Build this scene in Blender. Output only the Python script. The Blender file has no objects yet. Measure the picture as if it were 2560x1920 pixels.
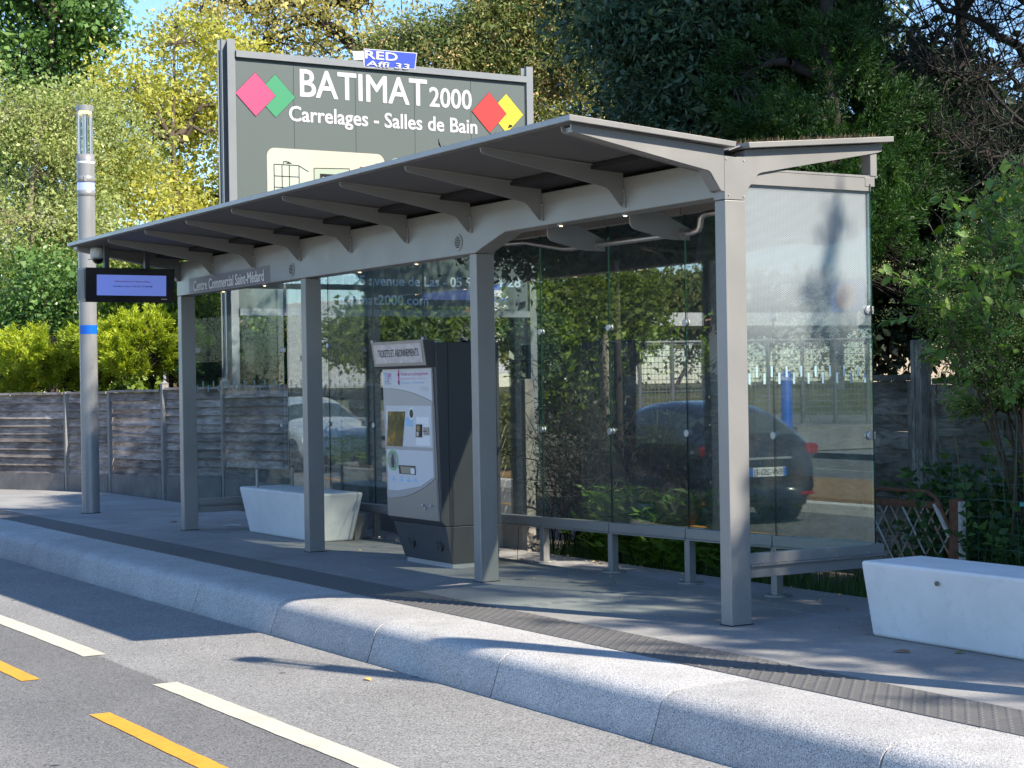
import bpy, bmesh, math, random
import numpy as np
from mathutils import Vector, Matrix, Euler
R = math.radians
PI = math.pi
random.seed(7)
scn = bpy.context.scene
COL = scn.collection

# ------------------------------------------------------------------ camera, sky, sun, exposure
cam_d = bpy.data.cameras.new('camera')
cam = bpy.data.objects.new('camera', cam_d)
COL.objects.link(cam)
scn.camera = cam
CAM = Vector((8.48228, -6.67669, 1.5))
YAW, PITCH, ROLL, FPX = R(148.8129), R(0.0235), R(-0.9045), 4382.97
_f = Vector((math.cos(YAW) * math.cos(PITCH), math.sin(YAW) * math.cos(PITCH), math.sin(PITCH)))
_r = Vector((math.sin(YAW), -math.cos(YAW), 0))
_u = _r.cross(_f)
_r2 = math.cos(ROLL) * _r + math.sin(ROLL) * _u
_u2 = -math.sin(ROLL) * _r + math.cos(ROLL) * _u
cam.matrix_world = Matrix(((_r2.x, _u2.x, -_f.x, CAM.x), (_r2.y, _u2.y, -_f.y, CAM.y), (_r2.z, _u2.z, -_f.z, CAM.z), (0, 0, 0, 1)))
cam_d.sensor_width = 36
cam_d.lens = 36 * FPX / 2560
cam_d.clip_start = 0.05
cam_d.clip_end = 2000

SUN = Vector((1.05, 0.444, 1.0)).normalized()
world = bpy.data.worlds.new('World')
scn.world = world
world.use_nodes = True
wn = world.node_tree
wn.nodes.clear()
sky = wn.nodes.new('ShaderNodeTexSky')
sky.sky_type = 'NISHITA'
sky.sun_disc = False
sky.sun_elevation = math.asin(SUN.z)
sky.sun_rotation = math.atan2(SUN.x, SUN.y)
sky.air_density = 1.0
sky.dust_density = 0.0
sky.ozone_density = 6.0
bgn = wn.nodes.new('ShaderNodeBackground')
bgn.inputs['Strength'].default_value = 0.15
won = wn.nodes.new('ShaderNodeOutputWorld')
wn.links.new(sky.outputs[0], bgn.inputs[0])
wn.links.new(bgn.outputs[0], won.inputs[0])
sl = bpy.data.lights.new('sun', 'SUN')
sl.energy = 5.0
sl.angle = R(0.55)
sl.color = (1.0, 0.91, 0.77)
so = bpy.data.objects.new('sun', sl)
COL.objects.link(so)
so.location = (20, 10, 30)
so.rotation_euler = SUN.to_track_quat('Z', 'Y').to_euler()
scn.view_settings.view_transform = 'Standard'
scn.view_settings.look = 'None'
scn.view_settings.exposure = 0.9
scn.view_settings.gamma = 1
scn.view_settings.use_curve_mapping = False
scn.cycles.max_bounces = 10
scn.cycles.diffuse_bounces = 3
scn.cycles.glossy_bounces = 4
scn.cycles.transparent_max_bounces = 16
scn.cycles.use_denoising = True
scn.cycles.caustics_reflective = False
scn.cycles.caustics_refractive = False

def at(u, v, d):                      # point at forward distance d (m) behind photo pixel u, v
    return CAM + d * (_f + _r2 * ((u - 1280) / FPX) - _u2 * ((v - 960) / FPX))
def refl(u, v, d):                    # the real place of a thing seen mirrored in the back panes
    p = at(u, v, d); p.y = 2.38 - p.y
    return p

# ------------------------------------------------------------------ materials
def mat(name):
    m = bpy.data.materials.new(name); m.use_nodes = True
    nt = m.node_tree; nt.nodes.clear()
    o = nt.nodes.new('ShaderNodeOutputMaterial')
    return m, nt, o
def N(nt, t, **kw):
    n = nt.nodes.new(t)
    for k, v in kw.items():
        if k in n.inputs: n.inputs[k].default_value = v
        else: setattr(n, k, v)
    return n
def ramp(nt, fac, stops, interp='LINEAR'):
    r = nt.nodes.new('ShaderNodeValToRGB'); r.color_ramp.interpolation = interp
    e = r.color_ramp.elements
    while len(e) > 1: e.remove(e[-1])
    e[0].position = stops[0][0]; c = stops[0][1]; e[0].color = (*c, 1) if len(c) == 3 else c
    for p, c in stops[1:]:
        x = e.new(p); x.color = (*c, 1) if len(c) == 3 else c
    nt.links.new(fac, r.inputs[0])
    return r
def g(v): return (v, v, v)
def sc(c, k): return tuple(min(1, x * k) for x in c)
def paint(name, col, rough=0.5, metal=0.0, var=0.12, scale=6.0, bump=0.0, bscale=200.0, coat=0.0, dirt=0.0):
    m, nt, o = mat(name)
    p = N(nt, 'ShaderNodeBsdfPrincipled', Metallic=metal, Roughness=rough)
    if coat: p.inputs['Coat Weight'].default_value = coat; p.inputs['Coat Roughness'].default_value = 0.08
    tc = N(nt, 'ShaderNodeTexCoord')
    no = N(nt, 'ShaderNodeTexNoise', Scale=scale, Detail=6.0, Roughness=0.62)
    nt.links.new(tc.outputs['Object'], no.inputs['Vector'])
    r = ramp(nt, no.outputs['Fac'], [(0.25, sc(col, 1 - var)), (0.5, col), (0.78, sc(col, 1 + var))])
    out = r.outputs[0]
    if dirt:
        n2 = N(nt, 'ShaderNodeTexNoise', Scale=scale * 3.7, Detail=8.0, Roughness=0.75)
        nt.links.new(tc.outputs['Object'], n2.inputs['Vector'])
        r2 = ramp(nt, n2.outputs['Fac'], [(0.54, g(0)), (0.75, g(dirt))])
        mx = N(nt, 'ShaderNodeMixRGB'); nt.links.new(r2.outputs[0], mx.inputs[0]); nt.links.new(out, mx.inputs[1])
        mx.inputs[2].default_value = (*sc(col, 0.35), 1)
        out = mx.outputs[0]
    nt.links.new(out, p.inputs['Base Color'])
    rr = ramp(nt, no.outputs['Fac'], [(0.3, g(max(0, rough - .07))), (0.7, g(min(1, rough + .07)))])
    nt.links.new(rr.outputs[0], p.inputs['Roughness'])
    if bump:
        nb = N(nt, 'ShaderNodeTexNoise', Scale=bscale, Detail=3.0)
        nt.links.new(tc.outputs['Object'], nb.inputs['Vector'])
        b = N(nt, 'ShaderNodeBump', Strength=bump, Distance=0.004)
        nt.links.new(nb.outputs['Fac'], b.inputs['Height']); nt.links.new(b.outputs[0], p.inputs['Normal'])
    nt.links.new(p.outputs[0], o.inputs[0])
    return m
def flat(name, col, rough=0.5, emit=0.0):
    m, nt, o = mat(name)
    p = N(nt, 'ShaderNodeBsdfPrincipled', Roughness=rough)
    p.inputs['Base Color'].default_value = (*col, 1)
    if emit:
        p.inputs['Emission Color'].default_value = (*col, 1); p.inputs['Emission Strength'].default_value = emit
    nt.links.new(p.outputs[0], o.inputs[0])
    return m
def granite(name, base, dark, light, scale=170.0, bump=0.35, tint=None):
    m, nt, o = mat(name)
    p = N(nt, 'ShaderNodeBsdfPrincipled', Roughness=0.75)
    tc = N(nt, 'ShaderNodeTexCoord')
    v = N(nt, 'ShaderNodeTexVoronoi', Scale=scale); nt.links.new(tc.outputs['Object'], v.inputs['Vector'])
    n1 = N(nt, 'ShaderNodeTexNoise', Scale=scale * 0.5, Detail=3.0, Roughness=0.6); nt.links.new(tc.outputs['Object'], n1.inputs['Vector'])
    n2 = N(nt, 'ShaderNodeTexNoise', Scale=2.3, Detail=7.0, Roughness=0.65); nt.links.new(tc.outputs['Object'], n2.inputs['Vector'])
    sp = N(nt, 'ShaderNodeSeparateColor'); nt.links.new(v.outputs['Color'], sp.inputs[0])
    r = ramp(nt, sp.outputs[0], [(0.0, dark), (0.2, dark), (0.3, base), (0.75, base), (0.85, light)])
    r2 = ramp(nt, n1.outputs['Fac'], [(0.3, g(0.62)), (0.6, g(1.1))])
    r3 = ramp(nt, n2.outputs['Fac'], [(0.3, g(0.74)), (0.45, g(.97)), (0.65, g(1.08))])
    a = N(nt, 'ShaderNodeMixRGB', blend_type='MULTIPLY'); a.inputs[0].default_value = 1
    nt.links.new(r.outputs[0], a.inputs[1]); nt.links.new(r2.outputs[0], a.inputs[2])
    b = N(nt, 'ShaderNodeMixRGB', blend_type='MULTIPLY'); b.inputs[0].default_value = 1
    nt.links.new(a.outputs[0], b.inputs[1]); nt.links.new(r3.outputs[0], b.inputs[2])
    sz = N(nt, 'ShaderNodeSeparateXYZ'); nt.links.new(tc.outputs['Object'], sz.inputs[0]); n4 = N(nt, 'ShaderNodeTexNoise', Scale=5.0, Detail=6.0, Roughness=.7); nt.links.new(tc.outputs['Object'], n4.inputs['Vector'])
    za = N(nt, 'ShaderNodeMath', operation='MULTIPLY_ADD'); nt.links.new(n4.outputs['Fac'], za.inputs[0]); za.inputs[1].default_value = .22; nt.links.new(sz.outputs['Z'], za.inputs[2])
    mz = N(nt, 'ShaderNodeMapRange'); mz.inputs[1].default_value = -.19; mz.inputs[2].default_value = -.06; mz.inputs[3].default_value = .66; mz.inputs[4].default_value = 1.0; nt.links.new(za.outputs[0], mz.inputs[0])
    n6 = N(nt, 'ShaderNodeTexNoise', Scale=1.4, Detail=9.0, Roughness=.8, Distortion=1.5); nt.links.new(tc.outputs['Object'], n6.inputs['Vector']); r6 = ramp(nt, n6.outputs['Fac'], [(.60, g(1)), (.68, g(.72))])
    oi = N(nt, 'ShaderNodeObjectInfo'); mo = N(nt, 'ShaderNodeMapRange'); mo.inputs[3].default_value = .88; mo.inputs[4].default_value = 1.08; nt.links.new(oi.outputs['Random'], mo.inputs[0])
    cur = b.outputs[0]
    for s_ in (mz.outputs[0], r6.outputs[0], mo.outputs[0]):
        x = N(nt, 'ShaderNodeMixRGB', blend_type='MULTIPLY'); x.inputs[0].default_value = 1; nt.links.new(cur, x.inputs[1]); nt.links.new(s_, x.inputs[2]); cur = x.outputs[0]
    nt.links.new(cur, p.inputs['Base Color'])
    bp = N(nt, 'ShaderNodeBump', Strength=bump, Distance=0.006)
    nt.links.new(n1.outputs['Fac'], bp.inputs['Height']); nt.links.new(bp.outputs[0], p.inputs['Normal'])
    nt.links.new(p.outputs[0], o.inputs[0])
    return m
def leafmat(name, c1, c2, c3, trans=0.35, rough=0.5, nscale=1.3):
    m, nt, o = mat(name)
    ge = N(nt, 'ShaderNodeNewGeometry')
    no = N(nt, 'ShaderNodeTexNoise', Scale=nscale, Detail=3.0); nt.links.new(ge.outputs['Position'], no.inputs['Vector'])
    ad = N(nt, 'ShaderNodeMath', operation='MULTIPLY_ADD'); nt.links.new(ge.outputs['Random Per Island'], ad.inputs[0])
    ad.inputs[1].default_value = 0.55
    m2 = N(nt, 'ShaderNodeMath', operation='MULTIPLY_ADD'); nt.links.new(no.outputs['Fac'], m2.inputs[0]); m2.inputs[1].default_value = 1.1; m2.inputs[2].default_value = -0.33
    nt.links.new(m2.outputs[0], ad.inputs[2])
    r = ramp(nt, ad.outputs[0], [(0.05, c1), (0.5, c2), (0.95, c3)])
    p = N(nt, 'ShaderNodeBsdfPrincipled', Roughness=rough); p.inputs['Specular IOR Level'].default_value = 0.35
    t = N(nt, 'ShaderNodeBsdfTranslucent')
    hs = N(nt, 'ShaderNodeHueSaturation', Value=1.25, Saturation=1.15); nt.links.new(r.outputs[0], hs.inputs['Color'])
    nt.links.new(r.outputs[0], p.inputs['Base Color']); nt.links.new(hs.outputs[0], t.inputs[0])
    mx = N(nt, 'ShaderNodeMixShader'); mx.inputs[0].default_value = trans
    nt.links.new(p.outputs[0], mx.inputs[1]); nt.links.new(t.outputs[0], mx.inputs[2]); nt.links.new(mx.outputs[0], o.inputs[0])
    return m
def wood(name, c_dark, c_light, axis=0, scale=1.0, rough=0.85):
    m, nt, o = mat(name)
    p = N(nt, 'ShaderNodeBsdfPrincipled', Roughness=rough); p.inputs['Specular IOR Level'].default_value = 0.2
    tc = N(nt, 'ShaderNodeTexCoord'); oi = N(nt, 'ShaderNodeObjectInfo')
    mp = N(nt, 'ShaderNodeMapping'); s = [13, 13, 13]; s[axis] = 2.6
    mp.inputs['Scale'].default_value = [x * scale for x in s]
    cb = N(nt, 'ShaderNodeCombineXYZ'); ml = N(nt, 'ShaderNodeMath', operation='MULTIPLY'); ml.inputs[1].default_value = 37.0
    nt.links.new(oi.outputs['Random'], ml.inputs[0])
    for i in range(3): nt.links.new(ml.outputs[0], cb.inputs[i])
    nt.links.new(cb.outputs[0], mp.inputs['Location']); nt.links.new(tc.outputs['Object'], mp.inputs['Vector'])
    n1 = N(nt, 'ShaderNodeTexNoise', Scale=2.5, Detail=8.0, Roughness=0.7, Distortion=0.6); nt.links.new(mp.outputs[0], n1.inputs['Vector'])
    n2 = N(nt, 'ShaderNodeTexNoise', Scale=2.2, Detail=4.0); nt.links.new(tc.outputs['Object'], n2.inputs['Vector'])
    r = ramp(nt, n1.outputs['Fac'], [(0.28, sc(c_dark, .4)), (0.42, c_dark), (0.66, c_light)])
    vk = N(nt, 'ShaderNodeTexVoronoi', Scale=2.3); nt.links.new(tc.outputs['Object'], vk.inputs['Vector']); rk = ramp(nt, vk.outputs['Distance'], [(.05, g(.35)), (.09, g(1))])
    r2 = ramp(nt, n2.outputs['Fac'], [(0.32, g(0.45)), (0.62, g(1.1))])
    ro = N(nt, 'ShaderNodeMapRange'); ro.inputs[3].default_value = 0.65; ro.inputs[4].default_value = 1.2; nt.links.new(oi.outputs['Random'], ro.inputs[0])
    a = N(nt, 'ShaderNodeMixRGB', blend_type='MULTIPLY'); a.inputs[0].default_value = 1; nt.links.new(r.outputs[0], a.inputs[1]); nt.links.new(r2.outputs[0], a.inputs[2])
    b = N(nt, 'ShaderNodeMixRGB', blend_type='MULTIPLY'); b.inputs[0].default_value = 1; nt.links.new(a.outputs[0], b.inputs[1]); nt.links.new(ro.outputs[0], b.inputs[2])
    kx = N(nt, 'ShaderNodeMixRGB', blend_type='MULTIPLY'); kx.inputs[0].default_value = 1; nt.links.new(b.outputs[0], kx.inputs[1]); nt.links.new(rk.outputs[0], kx.inputs[2])
    nt.links.new(kx.outputs[0], p.inputs['Base Color'])
    bp = N(nt, 'ShaderNodeBump', Strength=0.5, Distance=0.005); nt.links.new(n1.outputs['Fac'], bp.inputs['Height']); nt.links.new(bp.outputs[0], p.inputs['Normal'])
    nt.links.new(p.outputs[0], o.inputs[0])
    return m
def glassmat(name, tint, boost=1.0, frit=False, haze=0.0):
    m, nt, o = mat(name)
    ge = N(nt, 'ShaderNodeNewGeometry')
    dt = N(nt, 'ShaderNodeVectorMath', operation='DOT_PRODUCT'); nt.links.new(ge.outputs['Normal'], dt.inputs[0]); nt.links.new(ge.outputs['Incoming'], dt.inputs[1])
    ab = N(nt, 'ShaderNodeMath', operation='ABSOLUTE'); nt.links.new(dt.outputs['Value'], ab.inputs[0])
    sb = N(nt, 'ShaderNodeMath', operation='SUBTRACT'); sb.inputs[0].default_value = 1; nt.links.new(ab.outputs[0], sb.inputs[1])
    pw = N(nt, 'ShaderNodeMath', operation='POWER'); nt.links.new(sb.outputs[0], pw.inputs[0]); pw.inputs[1].default_value = 5
    ma = N(nt, 'ShaderNodeMath', operation='MULTIPLY_ADD', use_clamp=True); nt.links.new(pw.outputs[0], ma.inputs[0]); ma.inputs[1].default_value = 0.96; ma.inputs[2].default_value = 0.042 * boost
    tr = N(nt, 'ShaderNodeBsdfTransparent'); tr.inputs[0].default_value = (*tint, 1)
    gl = N(nt, 'ShaderNodeBsdfGlossy', Roughness=0.0)
    mx = N(nt, 'ShaderNodeMixShader'); nt.links.new(ma.outputs[0], mx.inputs[0]); nt.links.new(tr.outputs[0], mx.inputs[1]); nt.links.new(gl.outputs[0], mx.inputs[2])
    out = mx.outputs[0]
    if haze:
        dh = N(nt, 'ShaderNodeBsdfDiffuse'); dh.inputs[0].default_value = (.62, .66, .70, 1)
        th = N(nt, 'ShaderNodeTexCoord'); nh = N(nt, 'ShaderNodeTexNoise', Scale=1.6, Detail=6.0, Roughness=.7); nt.links.new(th.outputs['Object'], nh.inputs['Vector'])
        rh = ramp(nt, nh.outputs['Fac'], [(.3, g(haze * .4)), (.7, g(haze * 1.7))])
        mh = N(nt, 'ShaderNodeMixShader'); nt.links.new(rh.outputs[0], mh.inputs[0]); nt.links.new(out, mh.inputs[1]); nt.links.new(dh.outputs[0], mh.inputs[2]); out = mh.outputs[0]
    if frit:
        tc = N(nt, 'ShaderNodeTexCoord'); sx = N(nt, 'ShaderNodeSeparateXYZ'); nt.links.new(tc.outputs['Object'], sx.inputs[0])
        cb = N(nt, 'ShaderNodeCombineXYZ'); nt.links.new(sx.outputs['Y'], cb.inputs[0]); nt.links.new(sx.outputs['Z'], cb.inputs[1])
        br = N(nt, 'ShaderNodeTexBrick', Scale=1.0); br.inputs['Brick Width'].default_value = 0.022; br.inputs['Row Height'].default_value = 0.0068
        br.inputs['Mortar Size'].default_value = 0.0022; br.inputs['Mortar Smooth'].default_value = 0.3
        nt.links.new(cb.outputs[0], br.inputs['Vector'])
        fz = N(nt, 'ShaderNodeMapRange', interpolation_type='SMOOTHSTEP'); fz.inputs[1].default_value = 1.45; fz.inputs[2].default_value = 2.25; fz.inputs[3].default_value = 0.0; fz.inputs[4].default_value = 0.80
        nt.links.new(sx.outputs['Z'], fz.inputs[0])
        mf = N(nt, 'ShaderNodeMapRange'); mf.inputs[3].default_value = 1.0; mf.inputs[4].default_value = 0.45; nt.links.new(br.outputs['Fac'], mf.inputs[0])
        mu = N(nt, 'ShaderNodeMath', operation='MULTIPLY'); nt.links.new(fz.outputs[0], mu.inputs[0]); nt.links.new(mf.outputs[0], mu.inputs[1])
        df = N(nt, 'ShaderNodeBsdfDiffuse'); df.inputs[0].default_value = (0.50, 0.54, 0.57, 1)
        tl = N(nt, 'ShaderNodeBsdfTranslucent'); tl.inputs[0].default_value = (0.6, 0.64, 0.68, 1)
        m3 = N(nt, 'ShaderNodeMixShader'); m3.inputs[0].default_value = 0.3; nt.links.new(df.outputs[0], m3.inputs[1]); nt.links.new(tl.outputs[0], m3.inputs[2])
        m4 = N(nt, 'ShaderNodeMixShader'); nt.links.new(mu.outputs[0], m4.inputs[0]); nt.links.new(out, m4.inputs[1]); nt.links.new(m3.outputs[0], m4.inputs[2])
        out = m4.outputs[0]
    nt.links.new(out, o.inputs[0])
    return m

M = {}
M['steel'] = paint('grey_powder_coat', (0.30, 0.295, 0.287), 0.36, 0.25, 0.06, 2.2, 0.08, 500, dirt=0.10)
M['steel_dark'] = paint('dark_grey_coat', (0.072, 0.074, 0.080), 0.5, 0.1, 0.06, 4.0)
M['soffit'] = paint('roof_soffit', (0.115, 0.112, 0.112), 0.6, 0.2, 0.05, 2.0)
M['gutter'] = flat('gutter_dark', (0.012, 0.012, 0.014), 0.8)
M['inox'] = paint('brushed_tube', (0.55, 0.53, 0.50), 0.32, 0.9, 0.05, 30)
M['clamp'] = paint('clamp_metal', (0.55, 0.55, 0.56), 0.4, 0.6, 0.05, 30)
M['black'] = flat('black_plastic', (0.012, 0.012, 0.014), 0.35)
M['rubber'] = flat('rubber', (0.02, 0.02, 0.02), 0.8)
M['glass'] = glassmat('shelter_glass', (0.84, 0.905, 0.885), 4.4, haze=.022)
M['glass_clear'] = glassmat('end_glass', (0.90, 0.94, 0.93), 1.1, haze=.012)
M['glass_frit'] = glassmat('shelter_glass_dots', (0.88, 0.94, 0.92), 1.2, True, haze=.02)
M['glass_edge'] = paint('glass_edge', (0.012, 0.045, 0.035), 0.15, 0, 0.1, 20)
M['glass_edge_lit'] = paint('glass_edge_lit_tone', (0.22, 0.42, 0.38), 0.15, 0, 0.1, 20)  # brighter copy of the edge green, light in the glass painted in
M['mark'] = flat('glass_mark', (0.30, 0.45, 0.52), 0.5)
M['white'] = paint('white_paint', (0.78, 0.78, 0.78), 0.5, 0, 0.03, 4)
M['white_lit'] = flat('white_print', (0.86, 0.86, 0.87), 0.5)
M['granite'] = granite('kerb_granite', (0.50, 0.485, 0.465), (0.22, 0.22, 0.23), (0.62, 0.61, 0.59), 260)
M['mortar'] = paint('mortar', (0.18, 0.15, 0.11), 0.9, 0, 0.3, 20)
M['bench'] = paint('pale_concrete', (0.76, 0.755, 0.74), 0.75, 0, 0.10, 2.6, 0.3, 90, dirt=0.30)
M['studs'] = paint('tactile_grey', (0.125, 0.122, 0.12), 0.7, 0, 0.12, 3, 0.3, 300)
M['yellow'] = paint('yellow_marking', (0.72, 0.34, 0.03), 0.6, 0, 0.12, 9, 0.5, 200, dirt=0.4)
M['line'] = paint('white_marking', (0.56, 0.53, 0.43), 0.6, 0, 0.10, 3, 0.4, 200, dirt=0.4)
M['plank'] = wood('weathered_plank', (0.25, 0.205, 0.18), (0.50, 0.43, 0.385), 0, .6)
M['plank_c'] = paint('concrete_post', (0.26, 0.24, 0.22), 0.9, 0, 0.25, 7, 0.3, 120, dirt=0.5)
M['woven'] = wood('grey_slat', (0.17, 0.16, 0.15), (0.38, 0.365, 0.345), 0, .7)
M['wpost'] = wood('grey_timber_post', (0.17, 0.165, 0.155), (0.36, 0.35, 0.335), 2)
M['rust'] = paint('rusty_metal', (0.16, 0.075, 0.045), 0.85, 0.2, 0.5, 22, 0.3, 200, dirt=0.7)
M['rust_l'] = paint('pale_rust', (.30, .21, .15), .85, 0, .4, 30, dirt=.6)
M['rustw'] = paint('flaked_white', (0.42, 0.40, 0.37), 0.7, 0, 0.4, 40, dirt=0.95)
M['bark'] = paint('bark', (0.10, 0.075, 0.055), 0.95, 0, 0.4, 9, 0.6, 60)
M['bark_l'] = paint('pale_bark', (0.23, 0.19, 0.14), 0.95, 0, 0.35, 9, 0.6, 60)
M['bark_d'] = paint('dark_bark', (0.028, 0.022, 0.018), 0.95, 0, 0.4, 9, 0.6, 60)
M['soil'] = paint('soil', (0.07, 0.055, 0.04), 0.95, 0, 0.4, 3, 0.8, 30)
M['mulch'] = paint('straw_mulch', (0.36, 0.22, 0.10), 0.95, 0, 0.5, 14, 0.9, 40)
M['grass'] = paint('dry_grass', (0.13, 0.135, 0.04), 0.95, 0, 0.4, 2, 0.8, 30)

# ------------------------------------------------------------------ object helpers
ORG = {}
def tag(o, label=None, cat=None, group=None, kind=None):
    if label: o['label'] = label
    if cat: o['category'] = cat
    if group: o['group'] = group
    if kind: o['kind'] = kind
    return o
def thing(name, loc, label, cat, group=None, rotz=0.0, kind=None):
    o = bpy.data.objects.new(name, None); COL.objects.link(o)
    o.location = loc; o.rotation_euler = (0, 0, rotz); o.empty_display_size = 0.2
    ORG[o.name] = Vector(loc) if not rotz else Vector((0, 0, 0))
    return tag(o, label, cat, group, kind)
class MB:
    def __init__(s): s.v = []; s.f = []; s.m = []
    def add(s, vs, fs, mi=0):
        k = len(s.v); s.v += [tuple(p) for p in vs]; s.f += [tuple(i + k for i in f) for f in fs]; s.m += [mi] * len(fs); return s
    def box(s, x0, x1, y0, y1, z0, z1, mi=0):
        return s.add([(x0, y0, z0), (x1, y0, z0), (x1, y1, z0), (x0, y1, z0), (x0, y0, z1), (x1, y0, z1), (x1, y1, z1), (x0, y1, z1)],
                     [(0, 3, 2, 1), (4, 5, 6, 7), (0, 1, 5, 4), (1, 2, 6, 5), (2, 3, 7, 6), (3, 0, 4, 7)], mi)
    def prism_x(s, prof, x0, x1, mi=0):     # prof: list of (y,z), ccw seen from +x
        n = len(prof)
        vs = [(x0, y, z) for y, z in prof] + [(x1, y, z) for y, z in prof]
        fs = [tuple(range(n - 1, -1, -1)), tuple(range(n, 2 * n))] + [(i, (i + 1) % n, n + (i + 1) % n, n + i) for i in range(n)]
        return s.add(vs, fs, mi)
    def prism_y(s, prof, y0, y1, mi=0):     # prof: (x,z), ccw seen from -y
        n = len(prof)
        vs = [(x, y0, z) for x, z in prof] + [(x, y1, z) for x, z in prof]
        fs = [tuple(range(n)), tuple(range(2 * n - 1, n - 1, -1))] + [(i, n + i, n + (i + 1) % n, (i + 1) % n) for i in range(n)]
        return s.add(vs, fs, mi)
    def prism_z(s, prof, z0, z1, mi=0):
        n = len(prof)
        vs = [(x, y, z0) for x, y in prof] + [(x, y, z1) for x, y in prof]
        fs = [tuple(range(n - 1, -1, -1)), tuple(range(n, 2 * n))] + [(i, (i + 1) % n, n + (i + 1) % n, n + i) for i in range(n)]
        return s.add(vs, fs, mi)
    def cyl(s, a, b, r0, r1=None, n=16, mi=0):
        a = Vector(a); b = Vector(b); r1 = r0 if r1 is None else r1
        d = (b - a).normalized(); t = Vector((0, 0, 1)) if abs(d.z) < .9 else Vector((1, 0, 0))
        e1 = d.cross(t).normalized(); e2 = d.cross(e1)
        vs = [a + r0 * (math.cos(2 * PI * i / n) * e1 + math.sin(2 * PI * i / n) * e2) for i in range(n)] + \
             [b + r1 * (math.cos(2 * PI * i / n) * e1 + math.sin(2 * PI * i / n) * e2) for i in range(n)]
        fs = [(i, n + i, n + (i + 1) % n, (i + 1) % n) for i in range(n)] + [tuple(range(n)), tuple(range(2 * n - 1, n - 1, -1))]
        return s.add(vs, fs, mi)
    def tube(s, pts, r, n=10, mi=0):
        P = [Vector(p) for p in pts]; k0 = len(s.v); e1 = None; closed = len(P) > 3 and (P[0] - P[-1]).length < 1e-6
        for i, p in enumerate(P):
            d = ((P[i + 1] if i < len(P) - 1 else (P[1] if closed else p)) - (P[i - 1] if i else (P[-2] if closed else p))).normalized()
            if e1 is None:
                t = Vector((0, 0, 1)) if abs(d.z) < .9 else Vector((1, 0, 0)); e1 = d.cross(t).normalized()
            else: e1 = (e1 - d * e1.dot(d)).normalized()
            e2 = d.cross(e1)
            s.v += [tuple(p + r * (math.cos(2 * PI * j / n) * e1 + math.sin(2 * PI * j / n) * e2)) for j in range(n)]
        for i in range(len(P) - 1):
            for j in range(n): s.f.append((k0 + i * n + j, k0 + (i + 1) * n + j, k0 + (i + 1) * n + (j + 1) % n, k0 + i * n + (j + 1) % n)); s.m.append(mi)
        if not closed:
            s.f += [tuple(k0 + j for j in range(n)), tuple(k0 + (len(P) - 1) * n + j for j in range(n - 1, -1, -1))]; s.m += [mi, mi]
        return s
    def lathe(s, c, prof, n=24, mi=0):       # prof (r,z) bottom to top
        vs = [(c[0] + r * math.cos(2 * PI * i / n), c[1] + r * math.sin(2 * PI * i / n), c[2] + z) for r, z in prof for i in range(n)]
        fs = [(k * n + i, k * n + (i + 1) % n, (k + 1) * n + (i + 1) % n, (k + 1) * n + i) for k in range(len(prof) - 1) for i in range(n)]
        return s.add(vs, fs, mi)
def link(name, me, parent=None, label=None, kind=None):
    o = bpy.data.objects.new(name, me); COL.objects.link(o)
    if parent is not None: o.parent = parent; ORG[o.name] = ORG.get(parent.name, Vector((0, 0, 0)))
    if label: o['label'] = label
    if kind: o['kind'] = kind
    return o
def obj(name, mb, mats, parent=None, label=None, smooth=False, bevel=0.0, kind=None, org=None, segs=2):
    me = bpy.data.meshes.new(name)
    c = org if org is not None else (ORG.get(parent.name, Vector((0, 0, 0))) if parent is not None else Vector((0, 0, 0)))
    me.from_pydata([(x - c[0], y - c[1], z - c[2]) for x, y, z in mb.v], [], mb.f)
    for m in (mats if isinstance(mats, (list, tuple)) else [mats]): me.materials.append(m)
    me.polygons.foreach_set('material_index', mb.m)
    if smooth: me.polygons.foreach_set('use_smooth', [True] * len(mb.f))
    me.update()
    o = link(name, me, parent, label, kind)
    if parent is None and org is not None: o.location = org; ORG[o.name] = Vector(org)
    if bevel:
        b = o.modifiers.new('edge', 'BEVEL'); b.width = bevel; b.segments = segs; b.limit_method = 'ANGLE'; b.angle_limit = R(35)
    return o
def copy_tree(o, parent=None):
    c = o.copy(); COL.objects.link(c)
    if parent is not None: c.parent = parent
    for ch in list(o.children): copy_tree(ch, c)
    return c
def mesh_np(name, V, F, mats):
    me = bpy.data.meshes.new(name)
    n = len(F); k = F.shape[1]
    me.vertices.add(len(V)); me.vertices.foreach_set('co', np.ascontiguousarray(V, dtype=np.float32).ravel())
    me.loops.add(n * k); me.loops.foreach_set('vertex_index', np.ascontiguousarray(F, dtype=np.int32).ravel())
    me.polygons.add(n); me.polygons.foreach_set('loop_start', np.arange(0, n * k, k, dtype=np.int32))
    me.polygons.foreach_set('loop_total', np.full(n, k, dtype=np.int32))
    me.materials.append(mats); me.update(calc_edges=True)
    return me
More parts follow.
